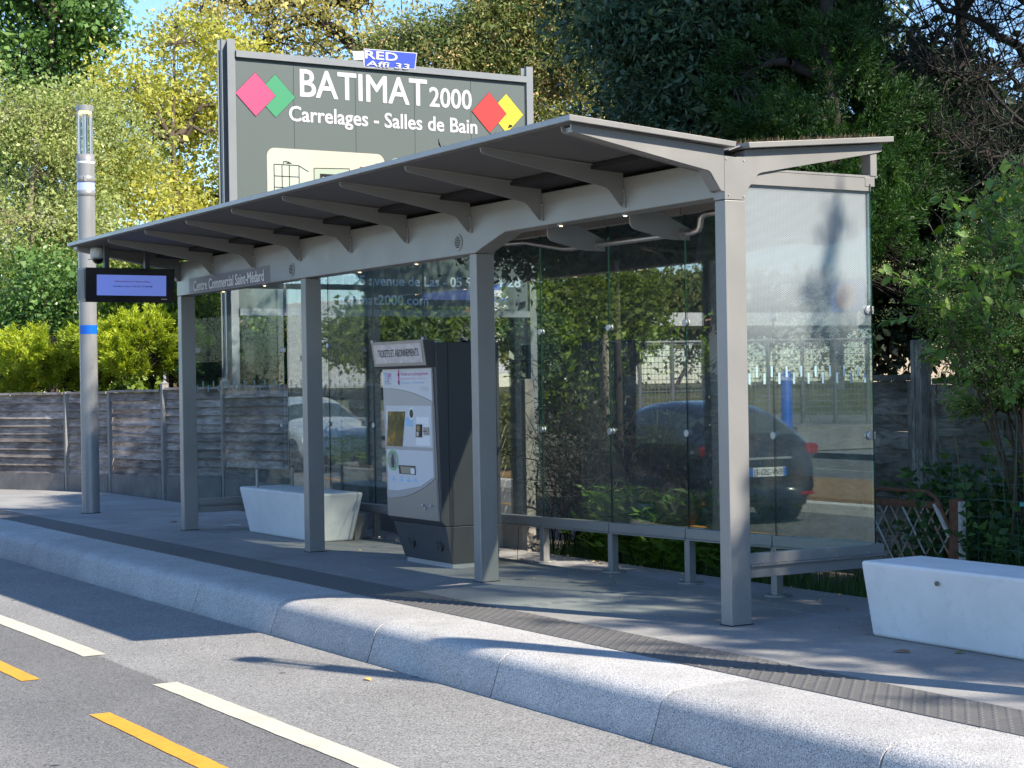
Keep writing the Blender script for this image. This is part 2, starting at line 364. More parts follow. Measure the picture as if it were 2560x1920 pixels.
# text turned into a flat mesh of exact width and capital height
_tc = {}
def _textdata(body, bold):
    cu = bpy.data.curves.new('t', 'FONT'); cu.body = body; cu.size = 1; cu.offset = bold; cu.resolution_u = 3
    to = bpy.data.objects.new('t', cu); COL.objects.link(to)
    dg = bpy.context.evaluated_depsgraph_get()
    me = to.evaluated_get(dg).to_mesh()
    v = [tuple(x.co) for x in me.vertices]; f = [tuple(p.vertices) for p in me.polygons]
    to.to_mesh_clear(); bpy.data.objects.remove(to); bpy.data.curves.remove(cu)
    return v, f
def text(body, origin, ex, ez, width, cap, m, parent, bold=0.0, dup=0.0, name='lettering', shear=0.0, label=None, fatten=False):
    """origin: lower-left corner of the baseline; ex / ez: unit vectors along the words and up."""
    v, f = _textdata(body, bold)
    if 'H' not in _tc:
        hv, _ = _textdata('H', 0); _tc['H'] = max(p[1] for p in hv)
    x0 = min(p[0] for p in v); x1 = max(p[0] for p in v)
    kx = width / (x1 - x0); kz = cap / (_tc['H'] + 2 * bold)
    ex = Vector(ex); ez = Vector(ez); org = Vector(origin)
    mb = MB(); mb.v = [tuple(org + ex * ((p[0] - x0) * kx + shear * p[1] * kz) + ez * ((p[1] + bold) * kz)) for p in v]
    mb.f = list(f); mb.m = [0] * len(f)
    if dup:
        nv = len(mb.v); nrm = ex.cross(ez); base = list(mb.v); kk = 0
        for dx, dz in ((1, 0), (-1, 0), (0, .8), (0, -.8), (.7, .6), (-.7, .6), (.7, -.6), (-.7, -.6)):
            kk += 1; s_ = ex * (dx * dup * cap) + ez * (dz * dup * cap) + nrm * (kk * .00025)
            o_ = len(mb.v); mb.v += [tuple(Vector(p) + s_) for p in base]; mb.f += [tuple(i + o_ for i in q) for q in f]; mb.m += [0] * len(f)
    return obj(name, mb, m, parent, label)

# ================================================================== THE SETTING
def road_mat():
    m, nt, o = mat('asphalt')
    p = N(nt, 'ShaderNodeBsdfPrincipled', Roughness=0.82)
    tc = N(nt, 'ShaderNodeTexCoord'); sx = N(nt, 'ShaderNodeSeparateXYZ'); nt.links.new(tc.outputs['Object'], sx.inputs[0])
    n0 = N(nt, 'ShaderNodeTexNoise', Scale=1.1, Detail=5.0, Roughness=0.6); nt.links.new(tc.outputs['Object'], n0.inputs['Vector'])
    n1 = N(nt, 'ShaderNodeTexNoise', Scale=95.0, Detail=2.0, Roughness=0.7); nt.links.new(tc.outputs['Object'], n1.inputs['Vector'])
    vo = N(nt, 'ShaderNodeTexVoronoi', Scale=120.0); nt.links.new(tc.outputs['Object'], vo.inputs['Vector'])
    ad = N(nt, 'ShaderNodeMath', operation='MULTIPLY_ADD'); nt.links.new(n0.outputs['Fac'], ad.inputs[0]); ad.inputs[1].default_value = 0.05; nt.links.new(sx.outputs['Y'], ad.inputs[2])
    mr = N(nt, 'ShaderNodeMapRange'); mr.inputs[1].default_value = -5.0; mr.inputs[2].default_value = -1.5; nt.links.new(ad.outputs[0], mr.inputs[0])
    def yp(y): return (y + 5.0) / 3.5
    lanes = ramp(nt, mr.outputs[0], [(0, (.20, .196, .188)), (yp(-4.35), (.195, .19, .182)), (yp(-4.05), (.165, .162, .157)), (yp(-3.02), (.16, .157, .152)), (yp(-2.99), (.262, .256, .246)), (1, (.26, .253, .243))])
    sp = N(nt, 'ShaderNodeSeparateColor'); nt.links.new(vo.outputs['Color'], sp.inputs[0])
    r1 = ramp(nt, sp.outputs[0], [(0.0, g(.45)), (0.14, g(.5)), (0.2, g(.95)), (0.8, g(1.05)), (0.93, g(1.45))])
    r2 = ramp(nt, n0.outputs['Fac'], [(0.3, g(0.87)), (0.7, g(1.1))])
    r3 = ramp(nt, n1.outputs['Fac'], [(0.3, g(0.7)), (0.6, g(1.08))])
    vs = N(nt, 'ShaderNodeTexVoronoi', Scale=1.7); nt.links.new(tc.outputs['Object'], vs.inputs['Vector'])
    r4 = ramp(nt, vs.outputs['Distance'], [(0.035, g(0.35)), (0.05, g(1))])
    cur = lanes.outputs[0]
    for r in (r1, r2, r3, r4):
        x = N(nt, 'ShaderNodeMixRGB', blend_type='MULTIPLY'); x.inputs[0].default_value = 1
        nt.links.new(cur, x.inputs[1]); nt.links.new(r.outputs[0], x.inputs[2]); cur = x.outputs[0]
    nt.links.new(cur, p.inputs['Base Color'])
    bp = N(nt, 'ShaderNodeBump', Strength=0.5, Distance=0.006); nt.links.new(n1.outputs['Fac'], bp.inputs['Height']); nt.links.new(bp.outputs[0], p.inputs['Normal'])
    nt.links.new(p.outputs[0], o.inputs[0]); return m
def concrete_mat():
    m, nt, o = mat('platform_concrete')
    p = N(nt, 'ShaderNodeBsdfPrincipled', Roughness=0.85)
    tc = N(nt, 'ShaderNodeTexCoord')
    n0 = N(nt, 'ShaderNodeTexNoise', Scale=1.3, Detail=8.0, Roughness=0.68); nt.links.new(tc.outputs['Object'], n0.inputs['Vector'])
    n1 = N(nt, 'ShaderNodeTexNoise', Scale=70.0, Detail=3.0, Roughness=0.7); nt.links.new(tc.outputs['Object'], n1.inputs['Vector'])
    mp = N(nt, 'ShaderNodeMapping'); mp.inputs['Scale'].default_value = (9, 40, 9); nt.links.new(tc.outputs['Object'], mp.inputs[0])
    n2 = N(nt, 'ShaderNodeTexNoise', Scale=1.0, Detail=5.0, Roughness=0.7); nt.links.new(mp.outputs[0], n2.inputs['Vector'])
    c = ramp(nt, n0.outputs['Fac'], [(0.3, (.25, .245, .235)), (0.5, (.31, .303, .292)), (0.7, (.365, .357, .343))])
    r1 = ramp(nt, n1.outputs['Fac'], [(0.3, g(.78)), (0.65, g(1.1))]); r2 = ramp(nt, n2.outputs['Fac'], [(0.35, g(.86)), (0.62, g(1.03)), (0.72, g(1.25))])
    vg = N(nt, 'ShaderNodeTexVoronoi', Scale=2.6); nt.links.new(tc.outputs['Object'], vg.inputs['Vector'])
    r5 = ramp(nt, vg.outputs['Distance'], [(.035, g(.55)), (.05, g(1))])
    n5 = N(nt, 'ShaderNodeTexNoise', Scale=.55, Detail=4.0, Distortion=1.2); nt.links.new(tc.outputs['Object'], n5.inputs['Vector']); r6 = ramp(nt, n5.outputs['Fac'], [(.35, g(.84)), (.5, g(1.0)), (.75, g(1.05))])
    cur = c.outputs[0]
    for r in (r1, r2, r5, r6):
        x = N(nt, 'ShaderNodeMixRGB', blend_type='MULTIPLY'); x.inputs[0].default_value = 1
        nt.links.new(cur, x.inputs[1]); nt.links.new(r.outputs[0], x.inputs[2]); cur = x.outputs[0]
    nt.links.new(cur, p.inputs['Base Color'])
    bp = N(nt, 'ShaderNodeBump', Strength=0.3, Distance=0.004); nt.links.new(n1.outputs['Fac'], bp.inputs['Height']); nt.links.new(bp.outputs[0], p.inputs['Normal'])
    nt.links.new(p.outputs[0], o.inputs[0]); return m
M['road'] = road_mat(); M['concrete'] = concrete_mat()
def sheet(name, x0, x1, y0, y1, z, m, nx=1, ny=1):
    mb = MB()
    for i in range(nx):
        for j in range(ny):
            a = x0 + (x1 - x0) * i / nx; b = x0 + (x1 - x0) * (i + 1) / nx; c = y0 + (y1 - y0) * j / ny; d = y0 + (y1 - y0) * (j + 1) / ny
            mb.add([(a, c, z), (b, c, z), (b, d, z), (a, d, z)], [(0, 1, 2, 3)])
    return tag(obj(name, mb, m), kind='structure')
sheet('ground', -600, 600, -600, 600, -0.33, M['grass'])
sheet('road', -140, 90, -17.0, -1.70, -0.25, M['road'])
sheet('soil_bank', -140, 90, 1.66, 60, -0.16, M['soil'])

# white and yellow lane dashes (each a thin strip of paint)
wl = tag(bpy.data.objects.new('lane_marking', None), kind='structure'); COL.objects.link(wl); ORG['lane_marking'] = Vector((0, 0, 0))
def dash(x0, x1, yc, w, m, name):
    mb = MB(); n = max(2, int((x1 - x0) / .06))
    for i in range(n):
        a = x0 + (x1 - x0) * i / n; b = x0 + (x1 - x0) * (i + 1) / n
        bend = lambda x: -0.0045 * max(0, -x - 3.0) ** 2 if x < -3 else 0
        j = lambda k, s: .0035 * math.sin(k * 12.9898 + s * 4.1 + x0) * math.cos(k * 7.1 + s)
        mb.add([(a, yc - w / 2 + bend(a) + j(i, 0), -.246), (b, yc - w / 2 + bend(b) + j(i + 1, 0), -.246), (b, yc + w / 2 + bend(b) + j(i + 1, 2), -.246), (a, yc + w / 2 + bend(a) + j(i, 2), -.246)], [(0, 1, 2, 3)])
    return obj(name, mb, m, wl)
for k in range(-1, 3): dash(-1.55 - 4.33 * k, 1.45 - 4.33 * k, -3.055, .155, M['line'], 'white_dash')
for k in range(-1, 6): dash(-.82 - 4.33 * k, 2.18 - 4.33 * k, -3.69, .115, M['yellow'], 'yellow_dash')

# platform: concrete slabs, granite kerb stones, tactile strip
plat = tag(bpy.data.objects.new('platform', None), kind='structure'); COL.objects.link(plat); ORG['platform'] = Vector((0, 0, 0))
xs = [-26, -21.6, -18.5, -15.4, -12.3, -9.25, -6.2, -3.1, 0.1, 3.15, 6.3, 9.4, 14]
for i in range(len(xs) - 1):
    for y0, y1 in ((-.652, .78), (.787, 1.62)):
        obj('concrete_slab', MB().box(xs[i] + .004, xs[i + 1] - .003, y0, y1, -.2, 0), M['concrete'], plat, bevel=.004)
mb = MB().box(-26, 14, -1.05, 1.60, -.32, -.02); obj('slab_bed', mb, M['mortar'], plat)
KP = [(-1.088, -.02), (-1.088, 0.0), (-1.30, 0.0), (-1.48, -.001), (-1.54, -.004), (-1.585, -.011), (-1.62, -.025), (-1.643, -.045), (-1.657, -.072), (-1.669, -.11), (-1.688, -.165), (-1.707, -.218), (-1.723, -.262), (-1.723, -.36), (-1.088, -.36)]
def kerb_stone_mesh():
    n = len(KP); L = 1.528
    mb = MB()
    for i, x in enumerate((0, L)): mb.v += [(x, y, z) for y, z in KP]
    for i in range(n): mb.f.append((i, (i + 1) % n, n + (i + 1) % n, n + i)); mb.m.append(0)
    for x, o_ in ((0, 1), (L, -1)):
        k = len(mb.v); mb.v += [(x, y, z) for y, z in KP]; mb.f.append(tuple(range(k, k + n))[::-o_]); mb.m.append(0)
    return mb
kerb = tag(bpy.data.objects.new('kerb', None), kind='structure'); COL.objects.link(kerb); ORG['kerb'] = Vector((0, 0, 0))
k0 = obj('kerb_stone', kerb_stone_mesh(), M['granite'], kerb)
for p in k0.data.polygons: p.use_smooth = len(p.vertices) == 4 and max(k0.data.vertices[i].co.y for i in p.vertices) < -1.2 and min(k0.data.vertices[i].co.z for i in p.vertices) > -.3
k0.data.materials[0] = M['granite']
for i in range(-16, 6):
    o = k0 if i == -16 else k0.copy()
    if o is not k0: COL.objects.link(o); o.parent = kerb
    o.location = (1.54 * i + .006, random.uniform(-.003, .003), random.uniform(-.0025, .0015))
obj('joint_filler', MB().prism_x([(y + .012 if y < -1.1 else y - .02, z - .012 if z > -.3 else z) for y, z in KP][::-1], -24.6, 9.2), M['mortar'], kerb)

tact = tag(bpy.data.objects.new('tactile_strip', None), kind='structure'); COL.objects.link(tact); ORG['tactile_strip'] = Vector((0, 0, 0))
t0 = obj('tactile_slab', MB().box(0, .596, -1.0865, -.655, -.03, .003), M['studs'], tact, bevel=.002)
for i in range(-38, 12):
    o = t0 if i == -38 else t0.copy()
    if o is not t0: COL.objects.link(o); o.parent = tact
    o.location = (.6 * i, 0, random.uniform(-.001, .001))
V = []; F = []
n = 8; cs = np.array([[math.cos(2 * PI * i / n), math.sin(2 * PI * i / n)] for i in range(n)])
q = 0; pts = []
for ix in range(-430, 95):
    x = ix * .0417 + .02
    if x < -15.5 or x > 3.9: continue
    off = 0 if ix % 2 else .0417
    for j in range(6):
        y = -1.060 + off + .0834 * j * 1.0
        if y > -.67: continue
        pts.append((x, y))
pts = np.array(pts)
for k, (rx, ry, z) in enumerate(((.0135, .0135, .003), (.0105, .0105, .0065), (.005, .005, .0072))):
    V.append(np.stack([pts[:, None, 0] + cs[None, :, 0] * rx, pts[:, None, 1] + cs[None, :, 1] * ry, np.full((len(pts), n), z)], -1))
V = np.stack(V, 1).reshape(-1, 3)
base = (np.arange(len(pts)) * 3 * n)[:, None, None]
ring = np.array([[k * n + i, k * n + (i + 1) % n, (k + 1) * n + (i + 1) % n, (k + 1) * n + i] for k in range(2) for i in range(n)])
cap = np.array([[2 * n, 2 * n + 1, 2 * n + 2, 2 * n + 3], [2 * n + 3, 2 * n + 4, 2 * n + 7, 2 * n], [2 * n + 4, 2 * n + 5, 2 * n + 6, 2 * n + 7]])
F = (base + np.concatenate([ring, cap])[None]).reshape(-1, 4)
link('stud', mesh_np('stud', V, F, M['studs']), tact, kind='stuff')

# far side of the road: planted island, second lane, verge
isl = tag(bpy.data.objects.new('planted_island', None), kind='structure'); COL.objects.link(isl); ORG['planted_island'] = Vector((0, 0, 0))
def arc_outline(x0, x1, y0, y1, n=10):
    r = (y0 - y1) / 2; pts = []
    for i in range(n + 1):
        a = -PI / 2 + PI * i / n; pts.append((x1 - r + r * math.cos(a), (y0 + y1) / 2 + r * math.sin(a)))
    for i in range(n + 1):
        a = PI / 2 + PI * i / n; pts.append((x0 + r + r * math.cos(a), (y0 + y1) / 2 + r * math.sin(a)))
    return pts
obj('kerb_ring', MB().prism_z(arc_outline(-22.4, 12, -6.3, -9.9), -.3, -.11), M['bench'], isl, bevel=.02)
obj('mulch_bed', MB().prism_z(arc_outline(-22.2, 11.8, -6.48, -9.7), -.2, -.06), M['mulch'], isl)
sheet('far_pavement', -140, 90, -22, -17.0, -.12, M['concrete'])
tag(obj('verge', MB().add([(-140, -22, -.13), (90, -22, -.13), (90, -30, .9), (-140, -30, .9), (90, -90, 1.4), (-140, -90, 1.4)], [(0, 3, 2, 1), (3, 5, 4, 2)]), M['grass']), kind='structure')
dash(-60, 40, -13.0, .12, M['line'], 'white_edge_line')

# ================================================================== BUS SHELTER
sh = thing('bus_shelter', (-4.7, 0.6, 0), 'long grey steel bus shelter with butterfly roof and glass rear wall', 'bus shelter')
S = M['steel']
XC = [0.0, -3.045, -6.16, -9.34]
for i, x in enumerate(XC):
    obj('column', MB().box(x - .105, x, 0, .158, 0, 2.612 if i == 0 else 2.503), S, sh, bevel=.006)
    obj('base_seam', MB().box(x - .112, x + .007, -.007, .165, .001, .006), M['gutter'], sh)
# beam with raised near bay
obj('beam', MB().prism_y([(-9.45, 2.505), (-3.045, 2.505), (-2.97, 2.532), (-2.61, 2.630), (-.112, 2.632), (-.112, 2.614), (-.006, 2.614), (-.006, 2.862), (-9.45, 2.862)], -.003, .154), S, sh, bevel=.005)
# near end frame: capital with rear arm, and front arm
obj('capital', MB().prism_x([(-.003, 2.614), (.156, 2.614), (.159, 2.665), (.262, 2.780), (.29, 2.790), (.52, 2.832), (1.25, 2.965), (1.288, 2.976), (1.29, 2.99), (1.29, 3.026), (.165, 2.925), (.16, 2.882), (.08, 2.874), (-.003, 2.879)], -.006 + .0, .004), S, sh, bevel=.0015)
obj('capital', MB().prism_x([(.002, 2.620), (.152, 2.620), (.157, 2.665), (.262, 2.780), (.29, 2.790), (.52, 2.832), (1.25, 2.965), (1.288, 2.976), (1.29, 2.99), (1.29, 3.022), (.165, 2.921), (.16, 2.882), (.08, 2.874), (.002, 2.879)], -.103, -.009), S, sh, bevel=.002)
arm = [(-1.10, 2.958), (-.35, 2.822), (-.125, 2.783), (-.108, 2.772), (-.032, 2.665), (-.005, 2.660), (-.005, 2.924), (-1.118, 3.010), (-1.118, 2.975)]
obj('end_arm', MB().prism_x(arm, -.008, .004), S, sh, bevel=.0015)
obj('end_arm', MB().prism_x(arm, -.105, -.097), S, sh, bevel=.0015)
obj('end_arm_web', MB().prism_x([(-1.096, 2.962), (-.35, 2.828), (-.13, 2.789), (-.034, 2.67), (-.01, 2.67), (-.01, 2.90), (-1.05, 2.99), (-1.096, 2.99)], -.097, -.008), S, sh)
obj('end_arm_web', MB().prism_x(arm, -9.45, -9.35), S, sh, bevel=.004)
obj('end_arm_web', MB().prism_x([(.159, 2.665), (.262, 2.780), (.52, 2.832), (1.25, 2.965), (1.29, 3.02), (.165, 2.92), (.158, 2.9)], -9.45, -9.35), S, sh, bevel=.004)
obj('screw', MB().cyl((.004, .012, 2.86), (.009, .012, 2.86), .006, n=8), M['clamp'], sh)
for y, z in ((.148, 2.857), (.028, 2.64), (.142, 2.637)): obj('screw', MB().cyl((.004, y, z), (.009, y, z), .006, n=8), M['clamp'], sh)
# brackets
bp_ = [(-1.085, 2.962), (-.35, 2.830), (-.155, 2.792), (-.13, 2.780), (-.03, 2.672), (-.006, 2.668), (-.006, 2.916), (-1.098, 3.003), (-1.098, 2.975)]
br = None
BX = [-1.075, -2.095, -3.12, -4.155, -5.20, -6.26, -7.33, -8.40]
for x in BX:
    if br is None:
        br = obj('bracket', MB().prism_x(bp_, -.005, .005).prism_x([(-1.098, 2.998), (-.02, 2.909), (-.02, 2.917), (-1.098, 3.006)], -.028, .028).box(-.028, .028, -.0135, -.0035, 2.662, 2.79), S, sh, bevel=.0012)
        for z_ in (2.775, 2.68): obj('bolt', MB().cyl((.017, -.013, z_), (.017, -.02, z_), .006, n=8), M['clamp'], br)
        b0 = br.location.copy(); br.location.x = x - ORG['bus_shelter'].x + 4.7 - 4.7 + 4.7 if False else x
    else:
        c = copy_tree(br, sh); c.location.x = x
# roofs
obj('front_roof_panel', MB().prism_x([(-1.165, 3.012), (.042, 2.929), (.05, 2.961), (-1.165, 3.048)], -9.53, .06), S, sh, bevel=.003)
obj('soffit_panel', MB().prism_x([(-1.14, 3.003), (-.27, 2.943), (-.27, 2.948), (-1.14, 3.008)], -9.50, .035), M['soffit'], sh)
obj('gutter', MB().prism_x([(-.265, 2.905), (.14, 2.885), (.14, 2.922), (.03, 2.922), (-.265, 2.940)], -9.4, -.11), M['gutter'], sh)  # gutter box in near-black, the darkness of the roof recess painted on
obj('gutter_sheet', MB().prism_x([(.052, 2.915), (.152, 2.950), (.152, 2.958), (.052, 2.923)], -9.45, -.02), S, sh)
obj('rear_roof_panel', MB().prism_x([(.15, 2.929), (1.342, 3.036), (1.342, 3.071), (.145, 2.963)], -9.53, .06), S, sh, bevel=.003)
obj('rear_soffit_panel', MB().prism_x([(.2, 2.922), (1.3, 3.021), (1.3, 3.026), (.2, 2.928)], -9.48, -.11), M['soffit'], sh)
for x in BX: obj('rear_rafter', MB().prism_x([(.156, 2.70), (.26, 2.785), (1.26, 2.965), (1.26, 3.018), (.156, 2.916)], x - .005, x + .005), S, sh)
# posts and top rails of the back wall
for x in (-.06, -3.1, -6.2, -9.4):
    obj('rear_post', MB().box(x - .03, x + .055, 1.196, 1.205, 2.815, 2.99).box(x - .03, x - .022, 1.205, 1.25, 2.815, 2.99).box(x + .047, x + .055, 1.205, 1.25, 2.815, 2.99), S, sh)
J = [0.0, -1.0, -2.0, -3.01, -4.03, -5.07, -6.11, -7.17, -8.21, -9.27]
def rz(x): return .352 + (x + .94) * .0145          # the low rail follows the slope of the paving
for i in range(9):
    a, b = J[i] - .006, J[i + 1] + .006
    if i == 0: a = -.01
    obj('top_rail', MB().box(b, a, 1.155, 1.235, 2.745, 2.805).box(b, a, 1.20, 1.262, 2.8055, 2.818), S, sh, bevel=.002)
    z0 = rz((a + b) / 2)
    mbr = MB()
    za, zb = rz(a), rz(b)
    mbr.add([(b, 1.15, zb), (a, 1.15, za), (a, 1.235, za), (b, 1.235, zb), (b, 1.15, zb + .074), (a, 1.15, za + .074), (a, 1.235, za + .074), (b, 1.235, zb + .074)],
            [(0, 3, 2, 1), (4, 5, 6, 7), (0, 1, 5, 4), (1, 2, 6, 5), (2, 3, 7, 6), (3, 0, 4, 7)])
    obj('low_rail', mbr, S, sh, bevel=.003)
    mbr = MB().add([(b, 1.148, zb - .012), (a, 1.148, za - .012), (a, 1.24, za - .012), (b, 1.24, zb - .012), (b, 1.148, zb - .002), (a, 1.148, za - .002), (a, 1.24, za - .002), (b, 1.24, zb - .002)],
            [(0, 3, 2, 1), (4, 5, 6, 7), (0, 1, 5, 4), (1, 2, 6, 5), (2, 3, 7, 6), (3, 0, 4, 7)])
    obj('rail_lip', mbr, S, sh)
    # the pane itself, its thin green edges a part of it
    w = a - b
    tilt = {1: .0006, 3: -.0008, 6: .001}.get(i, 0.0)
    pane = MB(); x0, x1, y0, y1, z1, z2 = b, a, 1.187, 1.197, zb + .05, 2.76
    pane.box(x0, x1, y0, y1, z1, z2, 0)
    pane.m = [1, 1, 0, 1, 0, 1]
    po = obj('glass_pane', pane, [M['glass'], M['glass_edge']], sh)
    if tilt:
        cx = (a + b) / 2
        for v in po.data.vertices:
            wx = v.co.x + ORG['bus_shelter'].x; v.co.y += (wx - cx) * tilt
    if i < 8:
        for z in (1.94 if i else 1.94, 1.118):
            obj('glass_clamp', MB().cyl((J[i + 1], 1.172, z), (J[i + 1], 1.187, z), .027, n=20).cyl((J[i + 1], 1.197, z), (J[i + 1], 1.212, z), .027, n=20), M['clamp'], sh, bevel=.003)
    obj('leg', MB().box(J[i + 1] - .034, J[i + 1] + .028, 1.165, 1.225, .012, rz(J[i + 1]) - .012), S, sh, bevel=.004)
    obj('foot_plate', MB().cyl((J[i + 1], 1.195, 0), (J[i + 1], 1.195, .014), .095, n=24), S, sh, bevel=.003)
# glazed ends
def end_wall(x, label, zs, frit, ylo=.158):
    gz_ = [zs, zs + .003]
    obj('end_rail', MB().box(x - .075, x, ylo, 1.262, zs + .084, zs + .148), S, sh, bevel=.003)
    obj('end_rail_lip', MB().box(x - .08, x + .012, ylo, 1.268, zs + .072, zs + .083), S, sh, bevel=.002)
    obj('end_rail_box', MB().box(x - .07, x - .012, ylo, 1.24, zs, zs + .071), S, sh, bevel=.003)
    obj('end_top_rail', MB().box(x - .085, x - .014, ylo + .002, 1.205, 2.715 if x > -1 else 2.60, 2.800 if x > -1 else 2.66), S, sh, bevel=.002)
    if x > -1: obj('end_top_rail', MB().box(x - .085, x - .011, ylo + .002, 1.258, 2.801, 2.816), S, sh, bevel=.002)
    mb = MB().box(x - .045, x - .035, ylo + .012, 1.203, zs + .12, 2.76)
    mb.m = [1, 1, 1, 0, 1, 0]
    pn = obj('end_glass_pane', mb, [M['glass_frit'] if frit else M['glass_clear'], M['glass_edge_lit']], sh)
    # broken line of small bars printed on the pane
    mk = MB()
    for k in range(17):
        y = ylo + .03 + k * .0595
        za = 1.522 if k % 2 else 1.478
        mk.box(x - .0348, x - .0342, y, y + .016, za, za + .068)
    obj('warning_bars', mk, M['mark'], pn, kind='stuff')
    for z in (1.945, 1.135) if x > -1 else (1.922, 1.085):
        for y in (1.185, ) + ((.19,) if x < -1 else ()):
            obj('glass_clamp', MB().cyl((x - .06, y, z), (x - .045, y, z), .03, n=20).cyl((x - .035, y, z), (x - .018, y, z), .03, n=20).box(x - .06, x - .02, y, y + .035, z - .024, z + .024), M['clamp'], sh, bevel=.003)
end_wall(0.0, '', .284, True)
end_wall(-9.36, '', .18, False)
for y in (.25, .55, .85, 1.12): obj('rivet', MB().cyl((0.0, y, .385), (.005, y, .385), .006, n=8), M['clamp'], sh)
# inner fins and leaning tube in the near bay
fin = [(.156, 2.66), (.156, 2.60), (.163, 2.565), (.185, 2.545), (.215, 2.535), (.46, 2.483), (.50, 2.478), (.66, 2.478), (.66, 2.56), (.43, 2.66)]
for x in (-2.28, -1.24): obj('fin', MB().prism_x(fin, x - .006, x + .006), S, sh, bevel=.0015)
for x in (-2.28, -1.24): obj('tube_collar', MB().cyl((x + .006, .60, 2.52), (x + .03, .60, 2.52), .035, n=16), M['steel'], sh)
obj('handrail', MB().tube([(-3.62, .16, 2.60), (-3.40, .60, 2.628), (-3.30, .60, 2.625), (-2.75, .60, 2.535), (-2.66, .60, 2.528), (-1.12, .60, 2.522), (-1.055, .60, 2.535), (-1.04, .60, 2.56), (-1.03, .60, 2.61), (-1.0, .60, 2.632), (-.95, .60, 2.636), (-.10, .58, 2.636)], .0215, 14), M['inox'], sh, smooth=True)
# loudspeaker grilles, lamps, name
for x, z in ((-3.31, 2.700 - .094), (-6.448, 2.598)):
    gr = obj('speaker_grille', MB().cyl((x, -.003, z), (x, -.009, z), .064, n=28), S, sh, bevel=.002)
    for k in range(7):
        zz = z - .039 + k * .013; w = math.sqrt(max(.0001, .046 ** 2 - (zz - z) ** 2))
        obj('slot', MB().box(x - w, x + w, -.0105, -.0088, zz - .0036, zz + .0036), M['gutter'], gr)
M['led'] = flat('small_lamp_lens', (1.0, .72, .38), .3, 4.0)
for x in (-1.17, -1.966, -4.143, -5.187, -7.264, -8.321):
    z = 2.630 if x > -2.6 else 2.505
    obj('spot_lamp', MB().cyl((x, .075, z), (x, .075, z - .010), .026, n=16).cyl((x, .075, z - .010), (x, .075, z - .013), .011, n=12, mi=1), [M['clamp'], M['led']], sh)
obj('name_plate', MB().box(-9.08, -6.95, -.0052, -.0035, 2.512, 2.672), paint('name_band', (.205, .20, .225), .5, .1, .04, 2), sh)
text('Centre Commercial Saint-Médard', (-8.945, -.0072, 2.532), (1, 0, 0), (0, 0, 1), 1.855, .104, M['white_lit'], sh, bold=0, dup=.035)
# planted strip growing along the roof edges
rs = np.random.RandomState(5)
def tufts(n, xf, yf, zf, h, w, name, m, parent, lean=.5):
    x = xf(rs.rand(n)); y = yf(rs.rand(n)); z = zf(x, y)
    hh = h * (.35 + rs.rand(n) ** 2); a = rs.rand(n) * 2 * PI
    dx = np.cos(a) * lean * hh * rs.rand(n); dy = np.sin(a) * lean * hh * rs.rand(n)
    b = rs.rand(n) * 2 * PI; sx = np.cos(b) * w / 2; sy = np.sin(b) * w / 2
    P = np.stack([x, y, z], -1)
    V = np.stack([P - np.stack([sx, sy, 0 * x], -1), P + np.stack([sx, sy, 0 * x], -1), P + np.stack([dx + sx * .6, dy + sy * .6, hh * .7], -1), P + np.stack([dx * 1.5, dy * 1.5, hh], -1)], 1).reshape(-1, 3)
    F = np.arange(n * 4).reshape(n, 4)
    org = ORG.get(parent.name, Vector((0, 0, 0))) if parent else (0, 0, 0)
    return link(name, mesh_np(name, V - np.array(org), F, m), parent, kind='stuff')
M['sedum'] = leafmat('sedum', (.06, .035, .03), (.11, .07, .035), (.16, .14, .05), .2)
tufts(26000, lambda r: -9.45 + 9.45 * r, lambda r: .2 + 1.1 * r, lambda x, y: 2.965 + .0905 * (y - .15), .035, .012, 'sedum', M['sedum'], sh)
tufts(26000, lambda r: -9.45 + 9.45 * r, lambda r: -1.1 + 1.1 * r, lambda x, y: 2.961 - .0716 * y, .03, .012, 'sedum', M['sedum'], sh)
M['dry'] = leafmat('dry_stalks', (.12, .12, .05), (.20, .18, .08), (.30, .25, .12), .3)
for cx, cy, nn in ((-2.35, 1.0, 260), (-1.95, 1.1, 200), (-1.25, 1.15, 160), (-3.3, .9, 150)):
    tufts(nn, lambda r: cx + .16 * (r - .5) * 2, lambda r: cy + .1 * (r - .5), lambda x, y: 2.965 + .0905 * (y - .15), .10, .005, 'dry_tuft', M['dry'], sh, 1.1)

